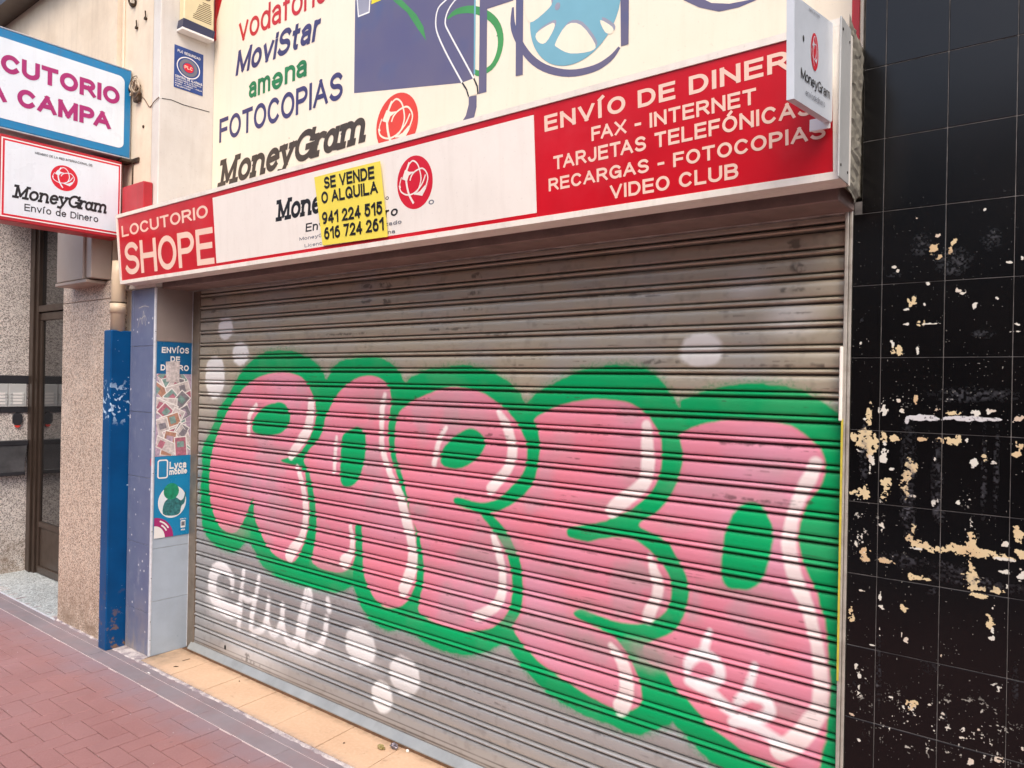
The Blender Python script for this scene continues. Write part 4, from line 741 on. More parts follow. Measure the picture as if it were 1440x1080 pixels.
ic = thing('intercom_panel', 'brushed steel intercom with rows of buttons on the grey granite wall', 'intercom', (-2.9, -.1, 1.3))
MB().bev(-2.8995, -2.888, -.36, .062, 1.552, 1.622, .002).build('top_cover', M['dk_plastic'], ic)
MB().bev(-2.8995, -2.890, -.36, .058, 1.305, 1.354, .002).build('bottom_cover', M['dk_plastic'], ic)
for y0 in (-.345, -.2175, -.09):
    md = MB().bev(-2.8995, -2.885, y0+.001, y0+.1365 if y0 > -.1 else y0+.1255, 1.356, 1.550, .003).build('module', M['chrome'], ic)
    for k in range(4):
        z = 1.377+k*.027
        MB().bev(-2.8848, -2.883, y0+.034, y0+.104, z, z+.017, .0005).build('name_plate', M['txt_white'], md)
        MB().bev(-2.8848, -2.880, y0+.014, y0+.028, z+.002, z+.015, .001).build('button', M['chrome'], md)
        MB().bev(-2.8848, -2.880, y0+.108, y0+.120, z+.002, z+.015, .001).build('button', M['chrome'], md)
rd = thing('key_reader', 'black oval key reader with a red mark below the intercom', 'key reader', (-2.9, -.018, 1.24))
p = rrect(-.055, .018, 1.20, 1.304, .034, 8)
MB().prism(p, lambda u, v, d: (-2.8995+d, u, v), 0, .016).build('body', M['dk_plastic'], rd)
MB().prism(ell(-.018, 1.197, .020, .018, 20, 180, 360), lambda u, v, d: (-2.8995+d, u, v), 0, .014).build('red_base', M['red_led'], rd)
mbx = thing('letter_box', 'smoky grey letter box on the granite wall beside the door', 'letter box', (-2.9, -.1, .77))
MB().prism([(-.5, 1.065), (.05, 1.065), (.03, .93), (.025, .79), (-.5, .78)], lambda u, v, d: (-2.8995+d, u, v), 0, .055).build('body', M['smoke'], mbx)
MB().bev(-2.8995, -2.838, -.5, .052, 1.03, 1.072, .004).build('lid', M['dk_plastic'], mbx); MB().bev(-2.8995, -2.836, -.5, .03, .775, .81, .004).build('base', M['dk_plastic'], mbx)

sb = thing('beige_metal_box', 'beige metal housing hanging above the granite pillar below the red framed sign', 'housing', (-.85, -.33, 2.23))
MB().bev(-1.108, -.705, -.402, -.272, 2.236, 3.01, .006).build('front_cover', M['shbox'], sb)
MB().bev(-.703, -.665, -.386, -.272, 2.246, 3.01, .004).build('side_channel', M['shbox'], sb)
MB().bev(-.663, -.604, -.395, -.272, 2.240, 3.01, .004).build('side_cover', M['shbox'], sb)
MB().bev(-1.114, -.64, -.408, -.272, 2.212, 2.232, .003).build('bottom_lip', M['shbox'], sb)

pg = thing('pipe_guard', 'tall chipped blue metal guard around the lower pipe beside the slate pillar', 'pipe guard', (-.47, -.29, -.05))
MB().bev(-.524, -.424, -.346, -.207, -.058, 1.912, .006).build('cover', M['guard'], pg)
pp = thing('down_pipe', 'cream down pipe coming out of the top of the blue guard', 'pipe', (-.47, -.29, 1.9))
MB().tube([(-.465, -.29, 1.9), (-.465, -.29, 2.26), (-.465, -.285, 2.34)], .041, 20).build('tube', M['pipe'], pp, True)
MB().tube([(-.465, -.29, 2.02), (-.465, -.29, 2.08)], .047, 20).build('collar', M['pipe'], pp, True)
MB().tube([(-.465, -.29, 2.082), (-.465, -.29, 2.088)], .0475, 20).build('clamp', M['iron'], pp, True)

# ---------------------------------------------------------------- roller shutter
rs_ = thing('roller_shutter', 'closed metal roller shutter covered with pink and green bubble letter graffiti', 'roller shutter', (1.86, 0, 0))
prof = [(.0, .011), (.0032, .011), (.0042, .0), (.0058, -.0048), (.0088, -.0080), (.0122, -.0082), (.0155, -.0052), (.0172, -.0005), (.0182, .011), (.0218, .011),
        (.0230, .0010), (.0250, -.0012), (.034, -.0026), (.050, -.0032), (.061, -.0026), (.0670, -.0008), (.0705, .0022), (.0726, .0065), (.0736, .011), (.0750, .011)]
def slat_mesh(pr, name, x0=-.004, x1=3.735, nx=14):
    mb = MB(); n = len(pr)
    for i in range(nx+1):
        x = x0+(x1-x0)*i/nx
        mb.v += [(x, y, z) for z, y in pr]
    for i in range(nx):
        for k in range(n-1): mb.f.append((i*n+k, (i+1)*n+k, (i+1)*n+k+1, i*n+k+1)); mb.mi.append(0)
    me = mb.mesh(name); me.materials.append(M['slat'])
    for p in me.polygons: p.use_smooth = True
    for e in me.edges: pass
    return me
SM_ = slat_mesh(prof, 'slat')
for k in range(28):
    o = bpy.data.objects.new('slat', SM_); COL.objects.link(o); setpar(o, rs_); o.location = o.location+Vector((0, random.uniform(-.0006, .0006), .094+k*.075))
    o.rotation_euler = (random.uniform(-.006, .006), 0, 0)
bt = slat_mesh([(.004, .012), (.004, -.003), (.012, -.006), (.03, -.004), (.07, -.0035), (.088, -.002), (.092, .002), (.0935, .006)], 'bottom_rail')
o = bpy.data.objects.new('bottom_rail', bt); COL.objects.link(o); setpar(o, rs_)
MB().prism(ell(.337, .052, .009, .014, 14), lambda u, v, d: (u, -.0045-d, v), 0, .0012).build('lock_hole', M['dark_gap'], rs_)
MB().box(-.02, 3.745, .0135, .06, 0, 2.2).build('back_lining', M['dark_gap'], rs_)
lr = MB().bev(-.104, -.062, .001, .05, -.045, 2.165, .002).bev(-.060, -.018, -.004, .05, -.045, 2.165, .002).bev(-.016, -.0075, .0, .05, -.045, 2.165, .001)
lr.build('guide_rail', M['rail'], rs_)
rr = MB().bev(3.728, 3.7385, -.038, .05, -.05, 2.172, .002).bev(3.7395, 3.7485, -.033, .05, -.05, 2.20, .002).build('guide_rail', M['railr'], rs_)
MB().bev(3.7275, 3.7335, -.0405, -.0383, .745, 1.535, .0005).build('yellow_stripe', M['yel_paint'], rr)
MB().bev(3.721, 3.730, -.046, -.030, 1.53, 1.755, .002).build('bent_strip', M['frame_white'], rr)
dp = MB().bev(-.104, 3.735, -.030, .05, 2.160, 2.215, .003).build('drum_plate', M['drum'], rs_)
lt = MB().bev(-.112, 3.750, -.192, .10, 2.163, 2.60, .003).build('lintel_board', M['lintel'], rs_)

# sill and step tiles
sl = thing('threshold_sill', 'worn grey metal sill under the roller shutter with a rusty front edge', 'sill', (1.86, 0, -.05))
MB().prism([(-.028, -.056), (-.028, -.033), (.0, .0035), (.06, .0035), (.06, -.056)], lambda u, v, d: (-.045+d, u, v), 0, 3.80).build('sill_plate', M['sill'], sl)
MB().bev(-.045, 3.755, -.0305, -.0285, -.0545, -.037, .0005).build('rusty_lip', M['rust'], sl)
stp = thing('shop_step', 'shallow step of apricot tiles in front of the roller shutter', 'step', (1.86, -.15, -.05))
MB().box(-.115, 3.80, -.284, .05, -.070, -.0525).build('mortar_bed', M['rust'], stp)
xs = [-.112, .24, .575, .905, 1.215, 1.54, 1.865, 2.19, 2.515, 2.84, 3.165, 3.49, 3.79]
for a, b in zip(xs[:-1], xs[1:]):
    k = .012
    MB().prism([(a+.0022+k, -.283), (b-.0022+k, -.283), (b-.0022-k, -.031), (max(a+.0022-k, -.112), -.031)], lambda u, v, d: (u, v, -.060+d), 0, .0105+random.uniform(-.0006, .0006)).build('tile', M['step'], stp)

# ---------------------------------------------------------------- black tiled wall at the right
bw = thing('black_tiled_wall', 'glossy black tiled wall right of the shutter with patches of peeled glue and paint', 'wall', (4.4, 0, -.05))
MB().box(3.752, 7.4, -.0284, .5, -.06, 2.19).box(3.7735, 7.4, -.0284, .5, 2.1901, 5.2).build('grout_bed', M['grout_dk'], bw)
cols = [3.832+.162*k for k in range(0, 15)]
zr = [-.017+.2175*k-.0 for k in range(0, 22)]
zr = [.643+.2156*k for k in range(-4, 17)]
nt = 0
for j in range(len(zr)-1):
    za, zb = max(zr[j], -.05), zr[j+1]; st_x = 3.750 if zb < 2.2 else 3.773
    for i in range(len(cols)):
        xa = st_x if i == 0 else cols[i-1]; xb = cols[i]
        g = .0009
        if nt < 298:
            o = MB().bev(xa+g, xb-g, -.030+random.uniform(-.0005, .0005), -.021, za+g, zb-g, .0012).build('tile', M['tile_bk'], bw); nt += 1
            
MB().bev(3.752, 3.764, -.2, .1, 2.205, 2.66, .002).build('broken_edge', M['concrete'], bw)
random.seed(3); L = []; w_ = 0
for k in range(40):
    w_ = w_*.7+random.uniform(-.0035, .0035); L.append((3.766+w_-(.010 if k < 2 else 0), 2.185+k*.0121))
lump = MB(); nu, nv = 9, len(L)
for j, (xr, z) in enumerate(L):
    for i in range(nu):
        t = i/(nu-1); y = -.262+t*.231; x = 3.7865+(xr-3.7865)*t
        if 0 < i < nu-1: x += random.uniform(-.002, .002); y += random.uniform(-.006, .006)
        lump.v.append((x, y, z+random.uniform(-.003, .003)))
for j in range(nv-1):
    for i in range(nu-1): q = j*nu+i; lump.f.append((q, q+1, q+nu+1, q+nu)); lump.mi.append(0)
lump.build('broken_mortar', M['concrete'], bw)

# ---------------------------------------------------------------- big cream sign board
bd = thing('painted_sign_board', 'big cream sign board above the shutter with coloured brand names and film reel artwork', 'sign board', (1.8, .1, 2.6))
MB().bev(-.112, 3.735, .115, .15, 2.50, 4.9, .002).build('panel', M['board'], bd)
MB().bev(-.112, -.092, .109, .1145, 3.77, 4.9, .001).build('red_border', M['red_vod'], bd)
MB().bev(3.700, 3.724, .109, .1145, 2.55, 4.9, .001).build('red_border', M['red_vod'], bd)
flat([(-.09, 3.9), (-.03, 4.02), (.06, 4.07), (.3, 4.1), (.3, 4.13), (-.09, 4.13)], F_Y(.115), .0016, 'red_corner', M['red_vod'], bd)
FB = F_Y(.115)
lettering('vodafone', (.165, 3.685), (1.02, 3.685), .155, .145, FB, M['red_vod'], bd, track=.09)
lettering('MoviStar', (.135, 3.487), (.985, 3.492), .150, .19, FB, M['navy'], bd, track=.08, shear=.22)
lettering('am', (.285, 3.312), (.505, 3.314), .128, .19, FB, M['green_txt'], bd, track=.07)
st_, w_ = layout('e', .19); kx = .108/w_
e_ = MB(); [e_.add([FB(.628-a*kx, 3.314+(.72-b)*.128, .0012+i*.00003) for a, b in v], f) for i, (v, f) in enumerate([q for q in st_ if q])]
link('letter', e_.mesh('letter'), M['green_txt'], bd)
lettering('na', (.645, 3.316), (.855, 3.318), .128, .19, FB, M['green_txt'], bd, track=.07)
lettering('FOTOCOPIAS', (-.035, 3.107), (1.165, 3.123), .150, .175, FB, M['navy'], bd, track=.10)
lettering('MoneyGram', (-.035, 2.822), (1.37, 2.86), .172, .20, FB, M['brown'], bd, font=SER, track=.02, shear=.2)
globe(1.585, 2.905, .150, .150, FB, .0012, bd, M['red_logo2'], M['board'])
Bd = BRD
art = flat(Bd['panel'], FB, .0006, 'artwork', M['purple'], bd)
def artp(key, nm, m, d): return flat(Bd[key], FB, d, nm, M[m], art)
artp('green1', 'green_brush', 'green_pr', .0010)
lines([(smooth([q[:2] for q in Bd['green2']], False, 3), [q[2] for q in smooth(Bd['green2'], False, 3)])], FB, .0009, 'green_swirl', M['green_pr'], art)
artp('yellow', 'yellow_patch', 'yellow_pr', .0010); artp('tip', 'film_end', 'grey_pr', .0012)
t = Bd['tip']; lines([(t+[t[0]], .004)], FB, .0014, 'white_outline', M['txt_white'], art)
artp('link', 'film_gap', 'board', .0013); artp('tail', 'film_tail', 'purple', .0010)
artp('bar1', 'letter_bar', 'purple', .0011); artp('cyan', 'pale_edge', 'cyan_pr', .0012); artp('bar_top', 'letter_bar', 'purple', .00115); 
lines([(smooth([q[:2] for q in Bd[k]], False, 3), .0042) for k in ('film_l', 'film_r')], FB, .0016, 'white_outline', M['txt_white'], art)
lines([([q[:2] for q in Bd[k]], .0038) for k in ('link_l', 'link_r')], FB, .0017, 'dark_outline', M['black'], art)
rm = Bd['rim']; lines([(smooth([q[:2] for q in rm], False, 4), [q[2] for q in smooth(rm, False, 4)])], FB, .0010, 'purple_rim', M['purple'], art)
reel = flat(ell(2.625, 3.168, .222, .229, 64), FB, .0013, 'film_reel', M['cyan_pr'], bd)
artp('bar2', 'letter_bar', 'purple', .0018); artp('bar3', 'letter_bar', 'purple', .0018)
for k in ('holeA', 'holeB', 'holeC', 'holeD'):
    q = Bd[k]; cx = sum(a for a, b in q)/len(q); cz = sum(b for a, b in q)/len(q)
    flat([(a+.008, b+.010) for a, b in smooth(q, True, 3)], FB, .0014, 'hole_shade', M['grey_pr'], reel)
    flat(smooth(q, True, 3), FB, .0015, 'reel_hole', M['board'], reel)
flats([ell(2.545, 3.20, .014, .016, 16), ell(2.70, 3.23, .016, .016, 16)], FB, .0016, 'hub_dot', M['grey_pr'], reel)
artp('arc', 'purple_arc', 'purple', .0011)
# scuffs on the board
flats([ell(random.uniform(.2, 3.6), random.uniform(2.7, 3.2), random.uniform(.002, .005), random.uniform(.002, .006), 8) for _ in range(16)], FB, .0003, 'dirt_spot', M['grout_dk'], bd)

# ---------------------------------------------------------------- long lightbox sign
def FS(u, v, d):   # face leans outwards at the top
    return (u, -.315-(v-2.19)*.0854-d, v)
lb = thing('long_lightbox_sign', 'long red and white lightbox sign across the shutter top', 'lightbox sign', (1.7, -.27, 2.19))
MB().prism([(-.372, 2.190), (3.787, 2.190), (3.787, 2.605), (-.372, 2.605)], lambda u, v, d: (u, (-.316-(v-2.19)*.0854) if d == 0 else -.2255, v), 0, 1).build('box', M['frame_white'], lb)
def FSd(x0, x1, z0, z1, d0, d1, n, m):
    mb = MB(); mb.prism(rect(x0, x1, z0, z1), FS, d0, d1); return mb.build(n, M[m], lb)
FSd(-.372, 3.787, 2.190, 2.2105, .0012, .008, 'frame_bottom', 'frame_white'); FSd(-.372, 3.787, 2.586, 2.606, .0012, .008, 'frame_top', 'frame_white')
FSd(-.372, -.352, 2.211, 2.5855, .0012, .008, 'frame_side', 'frame_white'); FSd(3.768, 3.787, 2.211, 2.5855, .0012, .008, 'frame_side', 'frame_white')
FSd(-.3515, .706, 2.211, 2.5855, .0013, .003, 'red_panel', 'red'); FSd(2.7785, 3.7675, 2.211, 2.5855, .0013, .003, 'red_panel', 'red')
FSd(.7075, 2.777, 2.5625, 2.5855, .0013, .003, 'red_strip', 'red'); FSd(.7075, 2.777, 2.211, 2.226, .0013, .003, 'red_strip', 'red')
FSd(.7075, 2.777, 2.2265, 2.562, .0013, .003, 'white_panel', 'white')
ec = MB().bev(3.788, 3.792, -.360, -.262, 2.186, 2.610, .001).build('end_plate', M['endcap'], lb)
sc_ = MB()
for y, z in ((-.345, 2.22), (-.277, 2.215), (-.345, 2.58), (-.277, 2.57)): sc_.tube([(3.7915, y, z), (3.7935, y, z)], .004, 8)
sc_.build('screw', M['hole'], ec)
FT = lambda u, v, d: FS(u, v, d+.002)
lettering('LOCUTORIO', (-.315, 2.468), (.655, 2.470), .066, .175, FT, M['txt_pink'], lb, track=.12)
lettering('SHOPE', (-.300, 2.240), (.690, 2.226), .190, .165, FT, M['txt_pink'], lb, track=.08)
lettering('ENVÍO DE DINERO', (2.822, 2.495), (3.730, 2.507), .054, .20, FT, M['txt_pink'], lb, track=.16)
lettering('FAX - INTERNET', (3.010, 2.430), (3.560, 2.434), .045, .19, FT, M['txt_pink'], lb, track=.14)
lettering('TARJETAS TELEFÓNICAS', (2.855, 2.361), (3.715, 2.373), .046, .19, FT, M['txt_pink'], lb, track=.14)
lettering('RECARGAS - FOTOCOPIAS', (2.832, 2.292), (3.748, 2.304), .043, .19, FT, M['txt_pink'], lb, track=.14)
lettering('VIDEO CLUB', (3.075, 2.232), (3.505, 2.234), .045, .19, FT, M['txt_pink'], lb, track=.14)
lettering('MoneyGram', (1.250, 2.376), (2.000, 2.374), .098, .20, FT, M['black'], lb, font=SER, track=.02, shear=.2)
lettering('®', (2.01, 2.374), (2.03, 2.374), .03, .1, FT, M['black'], lb)
lettering('Envío de Dinero', (1.468, 2.303), (2.083, 2.304), .038, .17, FT, M['black'], lb, track=.12, shear=.12)
lettering('MoneyGram servicio autorizado', (1.42, 2.269), (2.10, 2.269), .015, .15, FT, M['grey_txt'], lb, track=.14)
lettering('Licencia del Banco de España'.replace('ñ', 'n'), (1.456, 2.235), (2.06, 2.235), .015, .15, FT, M['grey_txt'], lb, track=.14)
globe(2.183, 2.420, .100, .104, FT, .0014, lb, M['red_logo'], M['white'])
lettering('®', (2.255, 2.322), (2.285, 2.322), .04, .1, FT, M['grey_txt'], lb)
flats([[(2.60+a, 2.45+b), (2.612+a, 2.455+b), (2.606+a, 2.444+b)] for a, b in ((0, 0), (.03, .03), (-.02, -.02), (.08, .06), (.084, .02), (-.01, -.09))], FT, .0005, 'scuff', M['grout'], lb)

nt_ = thing('for_sale_notice', 'yellow paper notice with black telephone numbers taped onto the lightbox sign', 'notice', (1.8, -.36, 2.3))
cN = [(1.563, 2.533), (1.999, 2.532), (2.025, 2.222), (1.598, 2.228)]
mbn = MB(); nn = 10
def FN(u, v, d): return (u, -.315-(v-2.19)*.0854-.0125-d-.003*math.sin((u-1.56)*7)*max(0, (v-2.22))*3, v)
for i in range(nn+1):
    for j in range(5):
        t, s = i/nn, j/4
        x = (cN[0][0]*(1-t)+cN[1][0]*t)*(1-s)+(cN[3][0]*(1-t)+cN[2][0]*t)*s; z = (cN[0][1]*(1-t)+cN[1][1]*t)*(1-s)+(cN[3][1]*(1-t)+cN[2][1]*t)*s
        mbn.v.append(FN(x, z, 0))
for i in range(nn):
    for j in range(4): mbn.f.append((i*5+j, i*5+j+1, i*5+j+6, i*5+j+5)); mbn.mi.append(0)
mbn.build('paper', M['yellow'], nt_, True)
lettering('SE VENDE', (1.632, 2.470), (1.962, 2.466), .052, .21, FN, M['black'], nt_, track=.10, space=.42)
lettering('O ALQUILA', (1.608, 2.409), (1.978, 2.404), .052, .21, FN, M['black'], nt_, track=.10, space=.42)
lettering('941 224 515', (1.606, 2.319), (2.000, 2.316), .054, .21, FN, M['black'], nt_, track=.10, space=.42)
lettering('616 724 261', (1.614, 2.251), (2.004, 2.250), .054, .21, FN, M['black'], nt_, track=.10, space=.42)

# ---------------------------------------------------------------- small projecting plate at the right
rp = thing('small_projecting_plate', 'small grey white money transfer plate projecting at the right end of the lightbox sign', 'projecting sign', (3.77, -.5, 2.3))
q = [(-.357, 2.334), (-.357, 2.596), (-.677, 2.537), (-.665, 2.300)]
MB().prism(q, lambda u, v, d: (3.752+d, u, v), 0, .018).build('plate', M['plate'], rp)
MB().bev(3.715, 3.768, -.362, -.3565, 2.318, 2.350, .001).bev(3.753, 3.769, -.3568, -.345, 2.34, 2.58, .001).build('bracket', M['txt_white'], rp)
FR = F_X(3.770)
globe(-.517, 2.462, .031, .046, FR, .0010, rp, M['red_logo'], M['plate'])
lettering('MoneyGram', (-.622, 2.362), (-.381, 2.386), .026, .13, FR, M['black'], rp, track=.05)
lettering('envíodedinero', (-.583, 2.333), (-.425, 2.352), .016, .10, FR, M['grey_txt'], rp, track=.10)
lettering('agente autorizado', (-.570, 2.545), (-.482, 2.560), .007, .12, FR, M['grey_txt'], rp, track=.10)
flats([ell(-.607, 2.462, .006, .008, 10)], FR, .001, 'screw_hole', M['hole'], rp)

# ---------------------------------------------------------------- left projecting signs
FL = F_X(-.45)
ls = thing('large_projecting_sign', 'large projecting sign with magenta letters on white in a light blue frame', 'projecting sign', (-.5, -.8, 3.0))
MB().bev(-.57, -.4515, -1.40, -.243, 2.995, 3.538, .004).build('frame', M['blue_fr'], ls)
MB().bev(-.575, -.460, -.2425, -.236, 2.99, 3.542, .002).build('rim', M['alu'], ls); MB().bev(-.575, -.4505, -1.4, -.2415, 3.5385, 3.546, .002).build('rim', M['alu'], ls)
MB().bev(-.575, -.4505, -1.4, -.2415, 2.986, 2.9945, .002).build('rim', M['alu'], ls)
pw = flat(rrect(-1.36, -.283, 3.042, 3.488, .035), FL, .0, 'white_panel', M['cool_white'], ls)
st_, w_ = layout('CUTORIO', .25, track=.09); st2, w2 = layout('LOCUTORIO', .25, track=.09)
k_ = (.948-.312)/w_; lettering('LOCUTORIO', (-.312-w2*k_, 3.296), (-.312, 3.302), .104, .25, FL, M['magenta'], ls, track=.09)
st_, w_ = layout('CAMPA', .25, track=.09); st2, w2 = layout('LA CAMPA', .25, track=.09, space=.45)
k_ = (.866-.362)/w_; lettering('LA CAMPA', (-.362-w2*k_, 3.128), (-.362, 3.137), .104, .25, FL, M['magenta'], ls, track=.09, space=.45)
ms = thing('red_framed_projecting_sign', 'white money transfer projecting sign in a red frame below the blue framed sign', 'projecting sign', (-.5, -.6, 2.5))
MB().bev(-.585, -.4515, -.945, -.288, 2.482, 2.958, .004).build('frame', M['red2'], ms)
flat(rect(-.938, -.294, 2.502, 2.942), FL, .0, 'white_line', M['txt_white'], ms); flat(rect(-.931, -.300, 2.509, 2.935), FL, .0003, 'red_line', M['red_logo'], ms)
flat(rect(-.921, -.309, 2.520, 2.925), FL, .0006, 'white_panel', M['cool_white'], ms)
lettering('MIEMBRO DE LA RED INTERNACIONAL DE:', (-.772, 2.886), (-.462, 2.888), .013, .16, FL, M['black'], ms, track=.12)
globe(-.616, 2.783, .073, .074, FL, .0012, ms, M['red_logo'], M['cool_white'])
lettering('MoneyGram', (-.878, 2.615), (-.371, 2.620), .076, .185, FL, M['black'], ms, font=SER, track=.02, shear=.2)
lettering('Envío de Dinero', (-.820, 2.553), (-.424, 2.558), .040, .15, FL, M['black'], ms, track=.12)
MB().bev(-.44, -.168, -.29, -.2325, 2.552, 2.80, .004).build('mounting_box', M['red2'], ms)
br = MB().bev(-.44, -.345, -.242, -.2305, 2.955, 2.985, .002).bev(-.52, -.425, -.30, -.2305, 2.962, 2.978, .002).build('bracket', M['iron'], ms)
MB().tube([(-.425, -.236, 2.955), (-.425, -.236, 2.81)], .005, 6).build('bracket_rod', M['iron'], ms)
MB().bev(-.47, -.345, -.26, -.2305, 3.41, 3.432, .002).build('bracket', M['iron'], ls)

# ---------------------------------------------------------------- things on the pilaster
FP = F_X(-.1135)
al = thing('alarm_box', 'beige alarm siren box with speaker slots and navy lens high on the pilaster', 'alarm', (-.11, 0, 3.8))
MB().bev(-.114, -.058, -.118, .078, 3.797, 4.22, .006).build('case', M['alarm'], al)
MB().prism([(-.132, 3.752), (.072, 3.748), (.080, 3.800), (-.124, 3.806)], lambda u, v, d: (-.1135+d, u, v), 0, .066).build('lens', M['alarm_dk'], al)
MB().bev(-.1135, -.046, -.134, .074, 3.735, 3.7495, .002).build('tray', M['txt_white'], al)
gl = MB()
for k in range(11):
    z = 3.835+k*.0115; a = -.045+.0045*abs(k-3) if k > 2 else -.062+.002*k; b = .060 if k < 8 else .052
    gl.bev(-.0585, -.0572, a if k < 9 else -.0, b, z, z+.0045, .0004)
gl.build('speaker_slots', M['iron'], al)
flat(rrect(-.05, .052, 3.975, 4.02, .02), F_X(-.058), .0008, 'badge', M['iron'], al); flat(rrect(-.045, .047, 3.98, 4.015, .017), F_X(-.058), .0012, 'badge_face', M['alarm'], al)
sk = thing('alarm_company_sticker', 'dark blue alarm company sticker with a round emblem under the alarm box', 'sticker', (-.11, -.05, 3.5))
MB().prism(rect(-.144, .042, 3.397, 3.656), lambda u, v, d: (-.1145+d, u, v), 0, .002).build('sheet', M['blue_st'], sk)
FK = F_X(-.1125)
lines([(ell(-.054, 3.540, .072, .062)+[(-.054+.072, 3.540)], .003)], FK, .0006, 'ring', M['txt_white'], sk)
lines([(ell(-.054, 3.540, .048, .042)+[(-.054+.048, 3.540)], .010)], FK, .0006, 'inner_ring', M['grey_txt'], sk)
flat(ell(-.054, 3.540, .033, .028), FK, .0010, 'emblem', M['red_logo'], sk)
lettering('PLC', (-.080, 3.531), (-.028, 3.531), .020, .22, FK, M['txt_pink'], sk)
lettering('PLC SEGURIDAD', (-.125, 3.618), (.022, 3.613), .016, .2, FK, M['txt_white'], sk)
lettering('CENTRAL DE ALARMAS', (-.138, 3.460), (.036, 3.458), .015, .2, FK, M['txt_white'], sk)
for z, t, e in ((3.446, 'CONECTADO LAS 24 HORAS', .030), (3.434, 'AVISO A POLICIA', .0), (3.420, 'ROBO - FUEGO - AGUA', .036), (3.406, 'TELEFONO', -.04)):
    lettering(t.replace('24 ', ''), (-.138, z), (e, z), .008, .18, FK, M['txt_white'], sk)
cb = thing('loose_cable_bundle', 'tangled bundle of loose cables on the pilaster beside the blue framed sign', 'cables', (-.35, -.25, 3.4))
random.seed(11)
for k in range(7):
    pts = []
    x, y, z = -.37+random.uniform(-.03, .03), -.235, 3.40+random.uniform(-.03, .03)
    a = random.uniform(0, 6)
    for i in range(9):
        pts.append((x+.038*math.sin(a+i*1.1)*(1+.25*k/7), y-.012-.014*abs(math.sin(a*2+i)), z+.034*math.cos(a*.7+i*1.3)+.004*i)); 
    MB().tube(smooth(pts, False, 3), .0028 if k % 3 else .0036, 6).build('loop', M['cable'] if k % 2 else M['cable_w'], cb, True)
MB().tube(smooth([(-.35, -.236, 3.37), (-.29, -.234, 3.33), (-.235, -.234, 3.275), (-.20, -.236, 3.272), (-.165, -.236, 3.29), (-.112, -.234, 3.305)], False, 4), .0026, 6).build('trailing_cable', M['cable'], cb, True)
MB().bev(-.39, -.33, -.26, -.2318, 3.325, 3.385, .006).build('junction_block', M['iron'], cb)
hk = thing('iron_ring_hook', 'rusty iron ring hook at the very top of the pilaster', 'hook', (-.45, -.24, 3.98))
MB().tube([(-.455+.04*math.cos(a/12*2*PI), -.245-.01*math.sin(a/6*PI), 3.985+.035*math.sin(a/12*2*PI)) for a in range(13)], .006, 6).build('ring', M['iron'], hk, True)
MB().tube([(-.44, -.228, 3.955), (-.44, -.26, 3.95)], .009, 8).build('plug', M['iron'], hk)
for (x, z, nm) in ((-.405, 3.80, 'lower rusty wall bolt on the pilaster above the blue framed sign'), (-.29, 3.825, 'upper rusty wall bolt on the pilaster, right of its twin')):
    bo = thing('wall_bolt', nm, 'bolt', (x, -.23, z), 'rusty bolts left in the pilaster')
    MB().tube([(x, -.229, z), (x, -.245, z)], .010, 8).build('head', M['iron'], bo); MB().tube([(x, -.238, z+.005), (x+.012, -.246, z+.042)], .004, 6).build('bent_shank', M['iron'], bo)
bo = thing('wall_plug', 'small dark plug hole in the pilaster below the cable bundle', 'plug', (-.3, -.23, 3.15)); MB().tube([(-.30, -.2312, 3.165), (-.30, -.238, 3.165)], .009, 8).build('head', M['iron'], bo)

# ---------------------------------------------------------------- advertising poster on the pillar side
po = thing('advertising_poster', 'tall blue poster with banknotes and a phone advert on the pillar side', 'poster', (-.11, -.1, 1.25))
MB().prism(rect(-.219, .003, .655, 1.842), lambda u, v, d: (-.1095+d, u, v), 0, .0012).build('sheet', M['blue_po'], po)
FQ = F_X(-.1083)
lettering('ENVÍOS', (-.190, 1.774), (-.018, 1.776), .036, .22, FQ, M['txt_white'], po)
lettering('DE', (-.135, 1.722), (-.075, 1.722), .034, .22, FQ, M['txt_white'], po)
lettering('DINERO', (-.195, 1.668), (-.018, 1.668), .036, .22, FQ, M['txt_white'], po)
note_cols = [('note_pale', (205, 196, 194)), ('note_pink', (176, 112, 128)), ('note_green', (128, 158, 152)), ('note_grey', (132, 128, 136)), ('note_orange', (176, 132, 112)), ('note_lilac', (180, 160, 178))]
for nme, c in note_cols: M[nme] = mat(nme, lin(*c), .4, var=.3, scale=60)
col_ = flat(rect(-.2185, .0025, 1.148, 1.648), FQ, .0002, 'banknote_collage', M['note_lilac'], po)
random.seed(21)
k = 0
def clipbox(cx, cz, w, h, a):
    P = [(cx+u*w*math.cos(a)-v*h*math.sin(a), cz+u*w*math.sin(a)+v*h*math.cos(a)) for u, v in ((-1, -1), (1, -1), (1, 1), (-1, 1))]
    return [(min(max(x, -.2183), .0023), min(max(z, 1.1485), 1.6478)) for x, z in P]
for i in range(26):
    cx = random.uniform(-.2, -.02); cz = 1.63-.46*i/26+random.uniform(-.03, .03); a = random.choice([.5, 1.1, 1.9, 2.5, 2.8])+random.uniform(-.3, .3)
    m = ('note_pale', 'note_pink', 'note_green', 'note_grey', 'note_pale', 'note_orange')[i % 6]
    b_ = flat(clipbox(cx, cz, .078, .040, a), FQ, .0003+i*.00006, 'banknote', M['txt_white'], col_)
    flat(clipbox(cx, cz, .072, .034, a), FQ, .00032+i*.00006, 'banknote', M[m], col_)
    flat(clipbox(cx+.03*math.cos(a), cz+.03*math.sin(a), .018, .022, a), FQ, .00034+i*.00006, 'banknote', M[('note_pink', 'note_green', 'note_grey', 'note_lilac')[i % 4]], col_)
